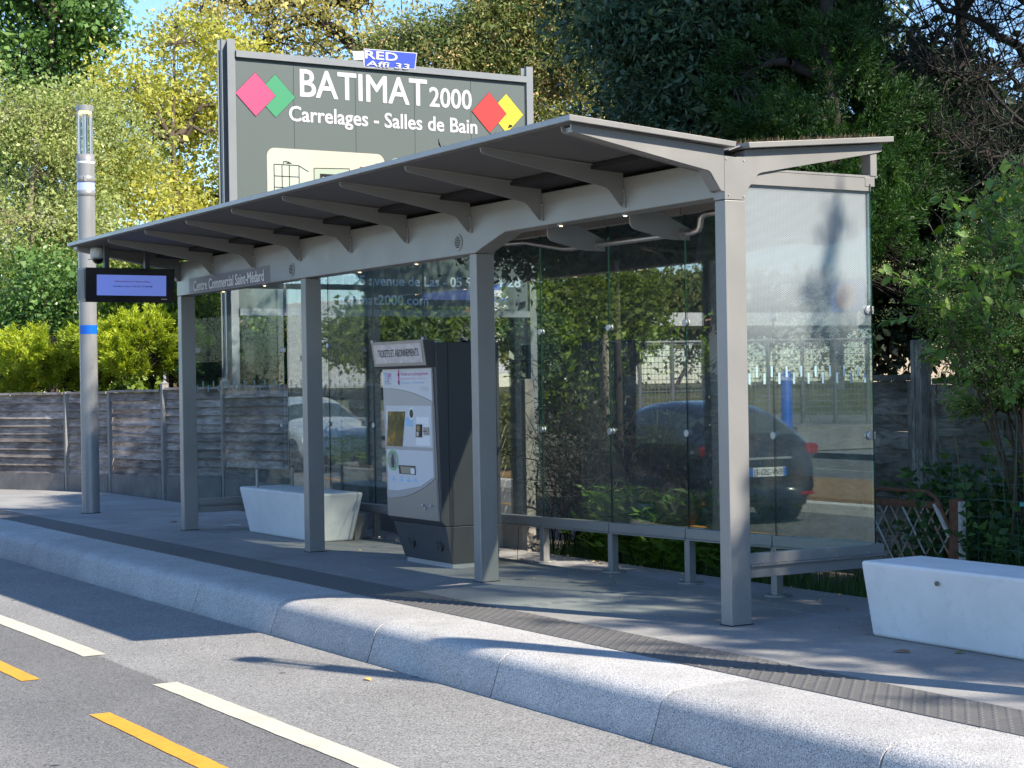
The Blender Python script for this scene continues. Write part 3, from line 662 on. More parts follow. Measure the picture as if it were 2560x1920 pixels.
# ================================================================== LAMP COLUMNS
M['band_lit'] = flat('blue_light_band', (.28, .34, 1.0), .3, .55)
M['band_blue'] = flat('blue_band', (.0, .13, .62), .4)
M['lamp_glow'] = flat('lamp_glow', (1.0, .62, .16), .4, 3.0)
M['lamp_glass'] = glassmat('lamp_glass', (.93, .95, .95), 1.0)
def lamp_column(x, y, label):
    t = thing('lamp_column', (x, y, 0), label, 'lamp post', 'cylindrical lamp columns along the platform')
    c = (x, y, 0)
    obj('pole', MB().lathe(c, [(.108, 0), (.108, 2.205)], 32).lathe(c, [(.108, 2.315), (.108, 3.90)], 32).lathe(c, [(.108, 4.075), (.108, 4.30)], 32), S, t, smooth=True)
    obj('blue_band', MB().lathe(c, [(.109, 2.205), (.109, 2.315)], 32), M['band_blue'], t, smooth=True)
    obj('seam_ring', MB().lathe(c, [(.106, 3.90), (.1095, 3.902), (.1095, 3.975), (.106, 3.977)], 32), S, t, smooth=True)
    obj('light_band', MB().lathe(c, [(.107, 3.977), (.107, 4.07)], 32), M['band_lit'], t, smooth=True)
    obj('seam_ring', MB().lathe(c, [(.106, 4.07), (.1095, 4.072), (.1095, 4.15), (.106, 4.152)], 32), S, t, smooth=True)
    obj('access_hatch', MB().box(x + .09, x + .107, y - .055, y + .02, 4.085, 4.14), S, t)
    obj('light_ring', MB().lathe(c, [(.109, 4.30), (.112, 4.305), (.112, 4.325), (.109, 4.33)], 32), M['white'], t, smooth=True)
    obj('lantern_base', MB().lathe(c, [(.108, 4.33), (.108, 4.42), (0, 4.42)], 32), S, t, smooth=True)
    obj('lantern_glass', MB().lathe(c, [(.100, 4.42), (.100, 4.955)], 32), M['lamp_glass'], t, smooth=True)
    for k in range(4):
        a = R(20) + k * PI / 2
        obj('upright', MB().cyl((x + .098 * math.cos(a), y + .098 * math.sin(a), 4.42), (x + .098 * math.cos(a), y + .098 * math.sin(a), 4.955), .010, n=8), M['clamp'], t)
    obj('inner_tube', MB().lathe(c, [(.034, 4.42), (.030, 4.70), (.045, 4.93)], 16), M['inox'], t, smooth=True)
    obj('lamp', MB().lathe(c, [(0, 4.925), (.075, 4.928), (.078, 4.95)], 24), M['lamp_glow'], t)
    obj('cap', MB().lathe(c, [(.0, 4.95), (.108, 4.951), (.108, 5.015), (.10, 5.022), (0, 5.026)], 32), S, t)
    obj('base_joint', MB().lathe(c, [(.118, .001), (.118, .007), (.108, .007)], 32), M['gutter'], t)
lamp_column(-12.72, .06, 'tall grey cylindrical lamp post with blue bands and lit lantern left of shelter')
lamp_column(3.40, .06, 'grey cylindrical lamp post standing right of the shelter beyond the bench')

# ================================================================== INFORMATION SCREEN AND CAMERA
sc_t = thing('information_screen', (-8.95, -.70, 2.58), 'black hanging display under the far roof end with a lit blue message panel', 'screen')
M['scr'] = flat('screen_blue', (.13, .19, .56), .25, .40)
M['scr_red'] = flat('screen_red', (.45, .02, .08), .5); M['scr_dark'] = flat('screen_dark', (.03, .04, .13), .5)
obj('housing', MB().prism_y([(-9.2, 2.425), (-8.925, 2.405), (-8.905, 2.755), (-9.2, 2.765)], -1.17, -.225), M['black'], sc_t, bevel=.004)
obj('side_plate', MB().box(-9.17, -8.935, -1.1745, -1.1705, 2.44, 2.74), M['steel_dark'], sc_t)
ex = Vector((0, 1, 0)); ez = (Vector((-8.905, 0, 2.755)) - Vector((-8.925, 0, 2.405))).normalized()
def sp_(y, z, off): return Vector((-8.925, 0, 2.405)) + ez * (z - 2.405) + Vector((off, y, 0))
def quad3(ps, m, parent, name): return obj(name, MB().add([tuple(p) for p in ps], [(0, 1, 2, 3)]), m, parent)
quad3([sp_(-1.165, 2.41, .003), sp_(-.23, 2.41, .003), sp_(-.23, 2.75, .003), sp_(-1.165, 2.75, .003)], flat('bezel', (.012, .013, .018), .12), sc_t, 'front_glass')
quad3([sp_(-1.055, 2.475, .006), sp_(-.32, 2.475, .006), sp_(-.32, 2.685, .006), sp_(-1.055, 2.685, .006)], M['scr'], sc_t, 'display')
text('Informations indisponibles', sp_(-.868, 2.612, .009), ex, ez, .375, .016, M['scr_red'], sc_t, .01)
text('infotbm.com // 05.57.57.88.88', sp_(-.885, 2.562, .009), ex, ez, .415, .016, M['scr_dark'], sc_t, .01)
obj('maker_mark', MB().box(-8.9185, -8.9165, -.37, -.31, 2.44, 2.445), M['white_lit'], sc_t)
for y in (-.93, -.50): obj('hanger', MB().box(-9.08, -9.03, y, y + .05, 2.76, 2.985 + .05 * (-y) * 1.0 - .03), M['steel_dark'], sc_t)
cd = thing('security_camera', (-9.25, -.93, 2.93), 'small pale dome camera fixed under the far corner of the shelter roof', 'camera')
obj('mount', MB().lathe((-9.25, -.93, 0), [(.0, 2.985), (.072, 2.982), (.078, 2.93), (.074, 2.885), (.066, 2.875), (0, 2.875)][::-1], 24), M['bench'], cd, smooth=True)
obj('dome', MB().lathe((-9.25, -.93, 0), [(.0, 2.815), (.03, 2.822), (.052, 2.845), (.058, 2.876)], 24), M['black'], cd, smooth=True)
obj('bracket', MB().box(-9.27, -9.10, -1.03, -.94, 2.86, 2.866), M['steel'], cd)

# ================================================================== BENCHES
def bench(name, x0, x1, y0, y1, h, flare_x, flare_y, label):
    t = thing(name, ((x0 + x1) / 2, (y0 + y1) / 2, 0), label, 'bench', 'pale concrete block benches on the platform')
    mb = MB(); fx, fy = flare_x, flare_y
    mb.add([(x0, y0, 0), (x1, y0, 0), (x1, y1, 0), (x0, y1, 0), (x0 - fx, y0 - fy, h), (x1 + fx, y0 - fy, h), (x1 + fx, y1 + fy, h), (x0 - fx, y1 + fy, h)],
           [(0, 3, 2, 1), (4, 5, 6, 7), (0, 1, 5, 4), (1, 2, 6, 5), (2, 3, 7, 6), (3, 0, 4, 7)])
    b = obj('block', mb, M['bench'], t, bevel=.022, segs=4)
    return t
b1 = bench('concrete_bench', -8.66, -7.02, .46, .86, .475, .13, .06, 'pale concrete bench block under the shelter, left of the ticket machine')
for y in (.50, .90):
    obj('armrest_upright', MB().box(-8.56, -8.51, y - .006, y + .006, .47, .66), S, b1)
obj('armrest_panel', MB().box(-8.538, -8.532, .506, .894, .49, .655), M['glass'], b1)
b2 = bench('concrete_bench', .80, 2.95, .405, .80, .44, .045, .045, 'pale concrete bench block in the right foreground, just outside the shelter end')
obj('lifting_plug', MB().cyl((1.378, .357, .36), (1.378, .351, .36), .014, n=16), M['mortar'], b2)
gb = tag(obj('small_metal_box', MB().box(-7.26, -7.13, .93, 1.05, 0, .24), S, org=(-7.2, 1, 0), bevel=.004), 'small grey metal box on the paving behind the far bench', 'box')
ORG['small_metal_box'] = Vector((-7.2, 1, 0))

# ================================================================== TICKET MACHINE
tm = thing('ticket_machine', (-4.755, .66, 0), 'tall dark grey ticket vending machine with pale front panel under the shelter', 'ticket machine')
D = M['steel_dark']; XL, XR, YB = -5.262, -4.28, .925
def yf(z): return .3465 - (z - .325) * .0262
obj('cabinet', MB().prism_x([(.389, .325), (YB, .325), (YB, 1.862), (yf(1.68), 1.862), (yf(.40), .372)], XL, XR), D, tm, bevel=.008)
obj('plinth', MB().add([(-5.14, .452, .012), (XR - .02, .452, .012), (XR - .02, YB - .02, .012), (-5.14, YB - .02, .012), (-5.225, .385, .322), (XR - .004, .388, .322), (XR - .004, YB - .004, .322), (-5.225, YB - .004, .322)],
     [(0, 3, 2, 1), (4, 5, 6, 7), (0, 1, 5, 4), (1, 2, 6, 5), (2, 3, 7, 6), (3, 0, 4, 7)]), M['steel_dark'], tm, bevel=.004)
obj('foot_frame', MB().box(-5.12, XR - .03, .462, YB - .03, -.028, .012), M['clamp'], tm)
def FP(x, z, off=0.0): return ((x + 4.76) * 1.018 - 4.787, yf(z) - off, z)
def plate(name, xz, m, off, parent=tm, th=.006):
    n = len(xz); c = [FP(x, z, off) for x, z in xz]; d = [FP(x, z, off - th) for x, z in xz]
    return obj(name, MB().add(c + d, [tuple(range(n)), tuple(range(2 * n - 1, n - 1, -1))] + [(i, n + i, n + (i + 1) % n, (i + 1) % n) for i in range(n)]), m, parent)
M['m_white'] = paint('machine_white', (.66, .67, .70), .35, 0, .03, 3); M['m_grey'] = paint('machine_silver', (.43, .43, .45), .35, .3, .04, 3)
M['m_steel'] = paint('machine_steel', (.36, .345, .33), .38, .6, .08, 60)
PL, PR = -5.195, -4.325
obj('panel_rim', MB().add([FP(PL - .006, .372, .004), FP(PR + .04, .372, .004), FP(PR + .012, 1.652, .004), FP(PL - .006, 1.652, .004), FP(PL - .006, .372, 0), FP(PR + .04, .372, 0), FP(PR + .012, 1.652, 0), FP(PL - .006, 1.652, 0)],
    [(0, 1, 2, 3), (4, 7, 6, 5), (0, 4, 5, 1), (1, 5, 6, 2), (2, 6, 7, 3), (3, 7, 4, 0)]), M['m_steel'], tm)
def arc(xa, za, xb, zb, bulge, n=12, flatleft=True):
    out = []
    for i in range(n + 1):
        t = i / n; x = xa + (xb - xa) * t
        z = za + (zb - za) * (t ** 2.1)
        out.append((x, z))
    return out
top_arc = arc(PL, 1.488, PR, 1.372, 0); low_arc = arc(PL, .532, PR, .728, 0)
plate('top_panel', top_arc + [(PR, 1.648), (PL, 1.648)], M['m_white'], .010)
plate('main_panel', low_arc + [(PR, 1.366)] + [(x, z - .006) for x, z in top_arc[::-1][1:]], M['m_grey'], .010)
plate('lower_panel', [(PL, .378), (PR + .03, .378)] + [(PR + .02, .722)] + [(x, z - .006) for x, z in low_arc[::-1]], M['m_steel'], .010)
plate('white_field', [(PL + .03, .955), (PL + .03, .60), (PL + .2, .60), (PR - .25, .655), (PR - .02, .74), (PR - .02, .955)], M['m_white'], .0125, th=.0025)
plate('screen_surround', [(PL + .035, .985), (PR - .02, .985), (PR - .02, 1.335), (PL + .035, 1.335)], M['m_white'], .0125, th=.0025)
M['m_scr'] = None
m_, nt, o_ = mat('dim_screen'); p_ = N(nt, 'ShaderNodeBsdfPrincipled', Roughness=0.12); tcx = N(nt, 'ShaderNodeTexCoord'); nx = N(nt, 'ShaderNodeTexNoise', Scale=9.0, Detail=4.0)
nt.links.new(tcx.outputs['Object'], nx.inputs['Vector']); rr = ramp(nt, nx.outputs['Fac'], [(.4, (.03, .032, .022)), (.58, (.055, .055, .03)), (.68, (.20, .12, .02))])
nt.links.new(rr.outputs[0], p_.inputs['Base Color']); nt.links.new(rr.outputs[0], p_.inputs['Emission Color']); p_.inputs['Emission Strength'].default_value = .35; nt.links.new(p_.outputs[0], o_.inputs[0])
plate('touch_screen', [(-5.205 + .05, .985), (-4.875, .985), (-4.80, 1.285), (-5.105, 1.285)], m_, .018)
plate('reader_oval', [(-4.685 + .032 * math.cos(a), 1.268 + .036 * math.sin(a)) for a in np.linspace(0, 2 * PI, 21)[:-1]], M['black'], .018)
plate('reader_ring', [(-4.685 + .05 * math.cos(a), 1.268 + .055 * math.sin(a)) for a in np.linspace(0, 2 * PI, 25)[:-1]], M['white_lit'], .0155)
plate('blue_label', [(-4.79, 1.16), (-4.67, 1.16), (-4.67, 1.235), (-4.79, 1.235)], flat('pale_blue', (.35, .58, .82), .5), .0145, th=.001)
plate('card_panel', [(-4.625, 1.00), (-4.375, 1.00), (-4.375, 1.24), (-4.60, 1.24)], M['white_lit'], .016, th=.003)
cr = plate('card_reader', [(-4.60, 1.07), (-4.512, 1.07), (-4.50, 1.178), (-4.585, 1.178)], M['black'], .03, th=.014)
plate('reader_window', [(-4.572, 1.125), (-4.52, 1.125), (-4.515, 1.165), (-4.567, 1.165)], flat('amber', (.13, .10, .03), .4, .3), .032, cr, th=.002)
plate('reader_keys', [(-4.58, 1.078), (-4.545, 1.078), (-4.54, 1.115), (-4.577, 1.115)], M['clamp'], .032, cr, th=.002)
plate('note_slot', [(-4.47, 1.09), (-4.385, 1.09), (-4.385, 1.155), (-4.47, 1.155)], M['m_steel'], .024, th=.008)
plate('note_mouth', [(-4.475, 1.118), (-4.42, 1.118), (-4.42, 1.126), (-4.475, 1.126)], M['black'], .0265, th=.003)
plate('side_dot', [(-4.87 + .02 * math.cos(a), 1.065 + .022 * math.sin(a)) for a in np.linspace(0, 2 * PI, 13)[:-1]], flat('lavender', (.45, .45, .65), .5), .0145, th=.001)
def ringplate(cx, cz, r0, r1, m, off, name):
    n = 28; A = [FP(cx + r1 * math.cos(2 * PI * i / n), cz + r1 * .96 * math.sin(2 * PI * i / n), off) for i in range(n)]; B = [FP(cx + r0 * math.cos(2 * PI * i / n), cz + r0 * .96 * math.sin(2 * PI * i / n), off) for i in range(n)]
    return obj(name, MB().add(A + B, [(i, (i + 1) % n, n + (i + 1) % n, n + i) for i in range(n)]), m, tm)
ringplate(-5.055, .862, .078, .094, flat('green_ring', (.17, .55, .16), .4), .016, 'green_ring')
plate('coin_bowl', [(-5.055 + .058 * math.cos(a), .862 + .07 * math.sin(a)) for a in np.linspace(0, 2 * PI, 25)[:-1]], paint('coin_bowl_metal', (.30, .34, .42), .25, .7, .3, 20), .0165)
plate('coin_chute', [(-5.075, .80), (-5.045, .80), (-5.03, .86), (-5.055, .915), (-5.085, .86)], M['steel_dark'], .0195, th=.003)
plate('tray_recess', [(-4.945, .748), (-4.655, .748), (-4.655, .822), (-4.955, .822)], M['black'], .0165, th=.004)
plate('tray', [(-4.905, .754), (-4.665, .754), (-4.665, .812), (-4.92, .812)], paint('tray_beige', (.34, .31, .24), .4, .2, .1, 8), .0175, th=.001)
plate('ticket', [(-4.73, .754), (-4.665, .754), (-4.665, .80), (-4.735, .80)], M['white_lit'], .0185, th=.001)
M['icon'] = flat('icon_blue', (.33, .56, .86), .5)
for k, x in enumerate((-5.09, -4.95, -4.82, -4.70)):
    plate('icon', [(x, .685), (x + .065, .685), (x + .065, .70), (x, .70)], M['icon'], .0145, th=.001)
    plate('icon', [(x + .02, .71), (x + .05, .71), (x + .045, .723), (x + .025, .723)], M['icon'], .0145, th=.001)
exm = (1, 0, 0); ezm = Vector((0, .0655, 1)).normalized() * 1.0
ezm = (Vector((0, yf(1.5), 1.5)) - Vector((0, yf(1.0), 1.0))).normalized()
text('TB', FP(-5.165, 1.555, .0125), exm, ezm, .082, .062, flat('tbm_blue', (.16, .36, .72), .5), tm, -.012)
text('M', FP(-5.082, 1.555, .0125), exm, ezm, .048, .062, flat('tbm_pink', (.62, .05, .36), .5), tm, -.012)
text('TRANSPORTS', FP(-5.155, 1.538, .0125), exm, ezm, .098, .010, M['scr_dark'], tm)
text('BORDEAUX METROPOLE', FP(-5.155, 1.521, .0125), exm, ezm, .13, .007, M['scr_dark'], tm)
M['mag'] = flat('magenta', (.62, .04, .28), .5); M['mag2'] = flat('dark_magenta', (.20, .0, .07), .5)
plate('pink_line', [(-4.905, 1.515), (-4.888, 1.515), (-4.888, 1.645), (-4.905, 1.645)], M['mag'], .0125, th=.001)
for z in (1.602, 1.535): plate('pink_dot', [(-4.897 + .014 * math.cos(a), z + .016 * math.sin(a)) for a in np.linspace(0, 2 * PI, 13)[:-1]], M['mag2'], .0145, th=.001)
text('Vente et rechargement', FP(-4.86, 1.592, .0125), exm, ezm, .50, .030, M['mag'], tm, -.006)
text('Vos tickets bus - Billets en vente aussi', FP(-4.86, 1.560, .0125), exm, ezm, .44, .013, flat('pink_soft', (.78, .35, .52), .5), tm)
text('www.infotbm.com   Allo TBM 05 57 57 88 88', FP(-4.86, 1.524, .0125), exm, ezm, .42, .013, flat('blue_soft', (.25, .46, .80), .5), tm)
for x in (-4.50, -4.45, -4.40): ringplate(x, 1.478, .014, .018, M['clamp'], .0125, 'pay_icon')
# header box with lit sign
obj('header', MB().prism_x([(.236, 1.672), (.315, 1.662), (.315, 1.878), (.205, 1.888)], -5.262, -4.29), D, tm, bevel=.004)
hz = (Vector((0, .205, 1.888)) - Vector((0, .236, 1.672))).normalized()
def HP(x, t, off): return Vector((x, .236, 1.672)) + hz * t + Vector((0, -off, 0))
quad3([HP(-5.243, .002, .004), HP(-4.295, .002, .004), HP(-4.295, .216, .004), HP(-5.243, .216, .004)], M['m_steel'], tm, 'header_frame')
quad3([HP(-5.205, .028, .007), HP(-4.335, .028, .007), HP(-4.335, .19, .007), HP(-5.205, .19, .007)], paint('crumpled_film', (.62, .57, .56), .25, 0, .14, 12, .6, 14), tm, 'header_sign')
text('TICKETS ET ABONNEMENTS', HP(-5.13, .082, .0095), (1, 0, 0), hz, .74, .062, M['gutter'], tm, 0)
obj('header_top_light', MB().box(-4.62, -4.44, .40, .46, 1.863, 1.876), M['clamp'], tm)
obj('perched_hardware', MB().box(-4.42, -4.39, .62, .66, 1.862, 1.885).box(-4.41, -4.33, .65, .68, 1.862, 1.880).lathe((-4.40, .63, 0), [(.02, 1.88), (.02, 1.90), (0, 1.905)], 8), M['black'], tm)
obj('seam', MB().box(XR + .0008, XR + .0025, .425, .429, .33, 1.86), M['black'], tm)
for cx in (-4.95, -4.45):
    cz = .165
    fb = obj('fan_vent', MB().cyl((cx, .424, cz), (cx, .4165, cz + .0005), .058, n=24), M['black'], tm)
    for k in range(3):
        a = k * PI / 3; d = Vector((math.cos(a), 0, math.sin(a))) * .058
        obj('spoke', MB().cyl(Vector((cx, .414, cz)) - d, Vector((cx, .414, cz)) + d, .004, n=4), D, fb)
    for r_ in (.022, .042):
        obj('ring', MB().tube([(cx + r_ * math.cos(2 * PI * i / 16), .414, cz + r_ * math.sin(2 * PI * i / 16)) for i in range(17)], .003, 4), D, fb)
for x, z in ((-4.545, .50), (-4.50, .475), (-4.40, .50)):
    obj('lock', MB().cyl(FP(x, z, .010), FP(x, z, .024), .012, n=12), M['clamp'], tm)

tm.location = (-4.519, .528, .027); tm.scale = (.982, .982, .982)

# ================================================================== BILLBOARD
bb = thing('billboard', (-16, 6, 0), 'large grey tile shop billboard on two steel posts behind the wooden fence', 'billboard')
M['bb'] = paint('billboard_grey', (.085, .108, .103), .55, 0, .03, .7); M['bbrail'] = paint('billboard_frame', (.205, .22, .23), .5, .2, .05, 2)
M['bbtext'] = flat('sign_white', (.50, .50, .53), .5); M['bbtext2'] = flat('sign_shade_blue', (.42, .52, .60), .5)  # second tone paints the blue of shade and glass into the lower lettering
BX0 = -16.0
for y0 in (3.18, 8.50):
    w = .215 if y0 < 5 else .125
    obj('post', MB().box(BX0 - .05, BX0 - .04 + .06, y0, y0 + .012, -.2, 6.72).box(BX0 - .16, BX0 - .15, y0, y0 + w, -.2, 6.72).box(BX0 + .012, BX0 + .022, y0 + (.09 if y0 < 5 else 0), y0 + w, -.2, 6.72).box(BX0 - .15, BX0 + .012, y0 + w / 2 + .04, y0 + w / 2 + .05, -.2, 6.72), M['bbrail'], bb)
PJ = [3.40, 4.345, 5.385, 6.421, 7.449, 8.47]
for a, b in zip(PJ[:-1], PJ[1:]):
    obj('board_panel', MB().box(BX0 - .04, BX0, a + .003, b - .003, 2.70, 6.47), M['bb'], bb)
obj('top_rail', MB().box(BX0 - .06, BX0 + .055, 3.40, 8.50, 6.452, 6.552), M['bbrail'], bb)
obj('bottom_rail', MB().box(BX0 - .06, BX0 + .055, 3.40, 8.50, 2.598, 2.70), M['bbrail'], bb)
eY = (0, 1, 0); eZ = (0, 0, 1)
def bt(s_, y0, y1, z, cap, bold, m=None, off=.004, shear=0): return text(s_, (BX0 + off, y0 + .02, z), eY, eZ, y1 - y0 - .04, cap, m or M['bbtext'], bb, 0, dup=bold, shear=shear)
bt('BATIMAT', 4.436, 6.66, 5.948, .408, .026)
bt('2000', 6.675, 7.478, 5.948, .30, .03)
bt('Carrelages - Salles de Bain', 4.245, 7.575, 5.562, .222, .035)
bt("Saint-Jean d'Illac - 1195 avenue de Las - 05 5", 2.98 + .46, 7.06 + .35, 3.082, .148, .035, M['bbtext2'])
bt('64 28', 7.72, 8.352, 3.094, .148, .035, M['bbtext2'])
bt('batimat2000.com', 5.03, 6.628, 2.782, .150, .035, M['bbtext2'])
def diamond(cy, cz, hw, hh, m, off, name):
    o = obj(name, MB().add([(BX0 + off + .0, cy - hw, cz), (BX0 + off, cy, cz - hh), (BX0 + off, cy + hw, cz), (BX0 + off, cy, cz + hh)], [(0, 1, 2, 3)]), m, bb)
    k = 1.022
    obj('outline', MB().add([(BX0 + off - .0015, cy - hw * k, cz), (BX0 + off - .0015, cy, cz - hh * k), (BX0 + off - .0015, cy + hw * k, cz), (BX0 + off - .0015, cy, cz + hh * k)], [(0, 1, 2, 3)]), M['gutter'], o)
    return o
diamond(4.043, 5.92, .326, .326, flat('sign_green', (.036, .25, .115), .5), .0055, 'green_diamond')
diamond(3.717, 5.92, .323, .328, flat('sign_pink', (.47, .055, .15), .5), .0095, 'pink_diamond')
diamond(8.115, 5.925, .322, .322, flat('sign_yellow', (.55, .46, .023), .5), .0055, 'yellow_diamond')
diamond(7.79, 5.92, .322, .327, flat('sign_red', (.47, .027, .023), .5), .0095, 'red_diamond')
def rrect(y0, y1, z0, z1, r):
    P_ = []
    for cy, cz, a0 in ((y1 - r, z0 + r, -90), (y1 - r, z1 - r, 0), (y0 + r, z1 - r, 90), (y0 + r, z0 + r, 180)):
        for i in range(7): a = R(a0 + i * 15); P_.append((cy + r * math.cos(a), cz + r * math.sin(a)))
    return P_
def flatp(pts, m, off, name, parent=None): return obj(name, MB().add([(BX0 + off, y, z) for y, z in pts], [tuple(range(len(pts)))]), m, parent or bb)
ph = flatp(rrect(3.885, 5.87, 3.55, 5.135, .13), flat('photo_cream', (.49, .45, .36), .5), .005, 'bathroom_photo')
flatp([(3.90, 3.66), (4.62, 3.66), (4.60, 5.128), (4.02, 5.132), (3.92, 5.09), (3.888, 5.0)], flat('photo_pale_green', (.41, .45, .38), .5), .0065, 'shower_wall', ph)
def ln(y0, z0, y1, z1, w=.012, parent=ph):
    d = Vector((y1 - y0, z1 - z0)).normalized(); nn = Vector((-d.y, d.x)) * w / 2
    return obj('drawn_bar', MB().add([(BX0 + .0085, y0 - nn.x, z0 - nn.y), (BX0 + .0085, y1 - nn.x, z1 - nn.y), (BX0 + .0085, y1 + nn.x, z1 + nn.y), (BX0 + .0085, y0 + nn.x, z0 + nn.y)], [(0, 1, 2, 3)]), M['black'], parent)
for y in (4.00, 4.13, 4.25, 4.41): ln(y, 4.1, y, 4.885)
for z in (4.885, 4.71, 4.54): ln(4.0, z, 4.41, z)
ln(4.40, 4.885, 4.57, 4.80); ln(4.16, 4.93, 4.22, 4.94, .014); ln(4.155, 4.89, 4.155, 4.935, .01)
obj('shower_head', MB().add([(BX0 + .009, 4.19, 4.905), (BX0 + .009, 4.30, 4.905), (BX0 + .009, 4.235, 4.94)], [(0, 1, 2)]), M['black'], ph)
ln(4.66, 4.2, 4.66, 4.86, .01); ln(4.66, 4.86, 5.26, 4.88, .01); ln(5.26, 4.88, 5.26, 4.3, .01)
flatp([(4.67, 4.2), (5.25, 4.2), (5.25, 4.87), (4.67, 4.85)], flat('photo_sage', (.34, .40, .31), .5), .0068, 'mirror_wall', ph)
flatp([(4.76, 4.3), (5.07, 4.3), (5.07, 4.78), (4.76, 4.78)], M['black'], .0095, 'dark_window', ph)
for y in (4.80, 4.93): flatp([(y, 4.4), (y + .10, 4.4), (y + .10, 4.73), (y, 4.73)], M['white_lit'], .0115, 'window_light', ph)
flatp([(5.44, 4.6), (5.9, 4.6), (5.84, 4.92), (5.44, 4.92)], flat('photo_brown', (.17, .045, .02), .5), .0085, 'brown_shelf', ph)
flatp([(6.12 + .16 * math.cos(a), 5.0 + .09 * math.sin(a)) for a in np.linspace(0, 2 * PI, 25)[:-1]], flat('badge_pale', (.37, .44, .43), .5), .005, 'badge')
text('BATIMAT', (BX0 + .007, 6.00, 4.985), eY, eZ, .24, .05, M['gutter'], bb, 0)
# maker's plate on top of the board
lp = obj('maker_plate', MB().add([(BX0 + .06, y, z) for y, z in ((5.31, 6.70), (5.35, 6.56), (5.50, 6.575), (5.51, 6.462), (6.41, 6.50), (6.452, 6.765), (5.515, 6.755), (5.515, 6.71))] + [(BX0 + .05, y, z) for y, z in ((5.31, 6.70), (5.35, 6.56), (5.50, 6.575), (5.51, 6.462), (6.41, 6.50), (6.452, 6.765), (5.515, 6.755), (5.515, 6.71))],
    [tuple(range(8)), tuple(range(15, 7, -1))]), M['bbtext'], bb)
flatp([(5.525, 6.475), (6.398, 6.512), (6.436, 6.752), (5.53, 6.742)], flat('plate_blue', (.02, .06, .42), .45), .063, 'blue_field', lp)
text('RED', (BX0 + .068, 5.535, 6.605), eY, eZ, .56, .12, M['bbtext'], lp, 0, dup=.055)
text('Affi 33', (BX0 + .072, 5.55, 6.49), eY, eZ, .74, .08, M['bbtext'], lp, 0, dup=.045, shear=.25)

# ================================================================== VEGETATION
def unit(a): return a / np.maximum(1e-9, np.linalg.norm(a, axis=-1, keepdims=True))
def leaf_arrays(P, Dr, L, W, rs, curl=0.12):
    n = len(P)
    rnd = unit(rs.normal(size=(n, 3))); S_ = unit(np.cross(Dr, rnd)); Nn = np.cross(S_, Dr)
    L = L[:, None]; W = W[:, None]
    V = np.stack([P, P + Dr * L * .45 + S_ * W * .5 + Nn * L * curl * .5, P + Dr * L - Nn * L * curl, P + Dr * L * .45 - S_ * W * .5 + Nn * L * curl * .5], 1)
    return V.reshape(-1, 3)
def prisms(P0, P1, R0, R1, k=4):
    n = len(P0); d = unit(P1 - P0); t = np.where(np.abs(d[:, 2:3]) < .9, np.array([[0, 0, 1.]]), np.array([[1., 0, 0]]))
    e1 = unit(np.cross(d, t)); e2 = np.cross(d, e1); vs = []
    for (Pp, Rr) in ((P0, R0), (P1, R1)):
        for i in range(k):
            a = 2 * PI * i / k; vs.append(Pp + (math.cos(a) * e1 + math.sin(a) * e2) * Rr[:, None])
    V = np.stack(vs, 1).reshape(-1, 3); b = (np.arange(n) * 2 * k)[:, None, None]
    F = np.array([[i, (i + 1) % k, k + (i + 1) % k, k + i] for i in range(k)])
    return V, (b + F[None]).reshape(-1, 4)
def pnoise(P, s, seed):
    r = np.random.RandomState(seed); out = 0
    for k in range(5):
        w = r.normal(size=3) * s * (1 + .5 * k); out = out + np.sin(P @ w + r.rand() * 6.28) / (1 + .3 * k)
    return out / 2.6
def crown_points(ells, n, rs, gap=0.0, gs=1.5, shell=.5, seed=1):
    out = []; vol = np.array([e[1][0] * e[1][1] * e[1][2] * (e[2] if len(e) > 2 else 1) for e in ells]); vol = vol / vol.sum()
    for e, f in zip(ells, vol):
        m = int(n * f * (1.9 if gap > -1 else 1)) + 4
        d = unit(rs.normal(size=(m, 3))); rr = (shell + (1 - shell) * rs.rand(m)) ** .7
        out.append(np.array(e[0]) + d * rr[:, None] * np.array(e[1]))
    P = np.concatenate(out); q = pnoise(P, gs, seed); keep = q > np.quantile(q, max(0, .474 + gap * .4)) if gap > -1 else np.ones(len(P), bool)
    P = P[keep]; rs.shuffle(P)
    return P[:n]
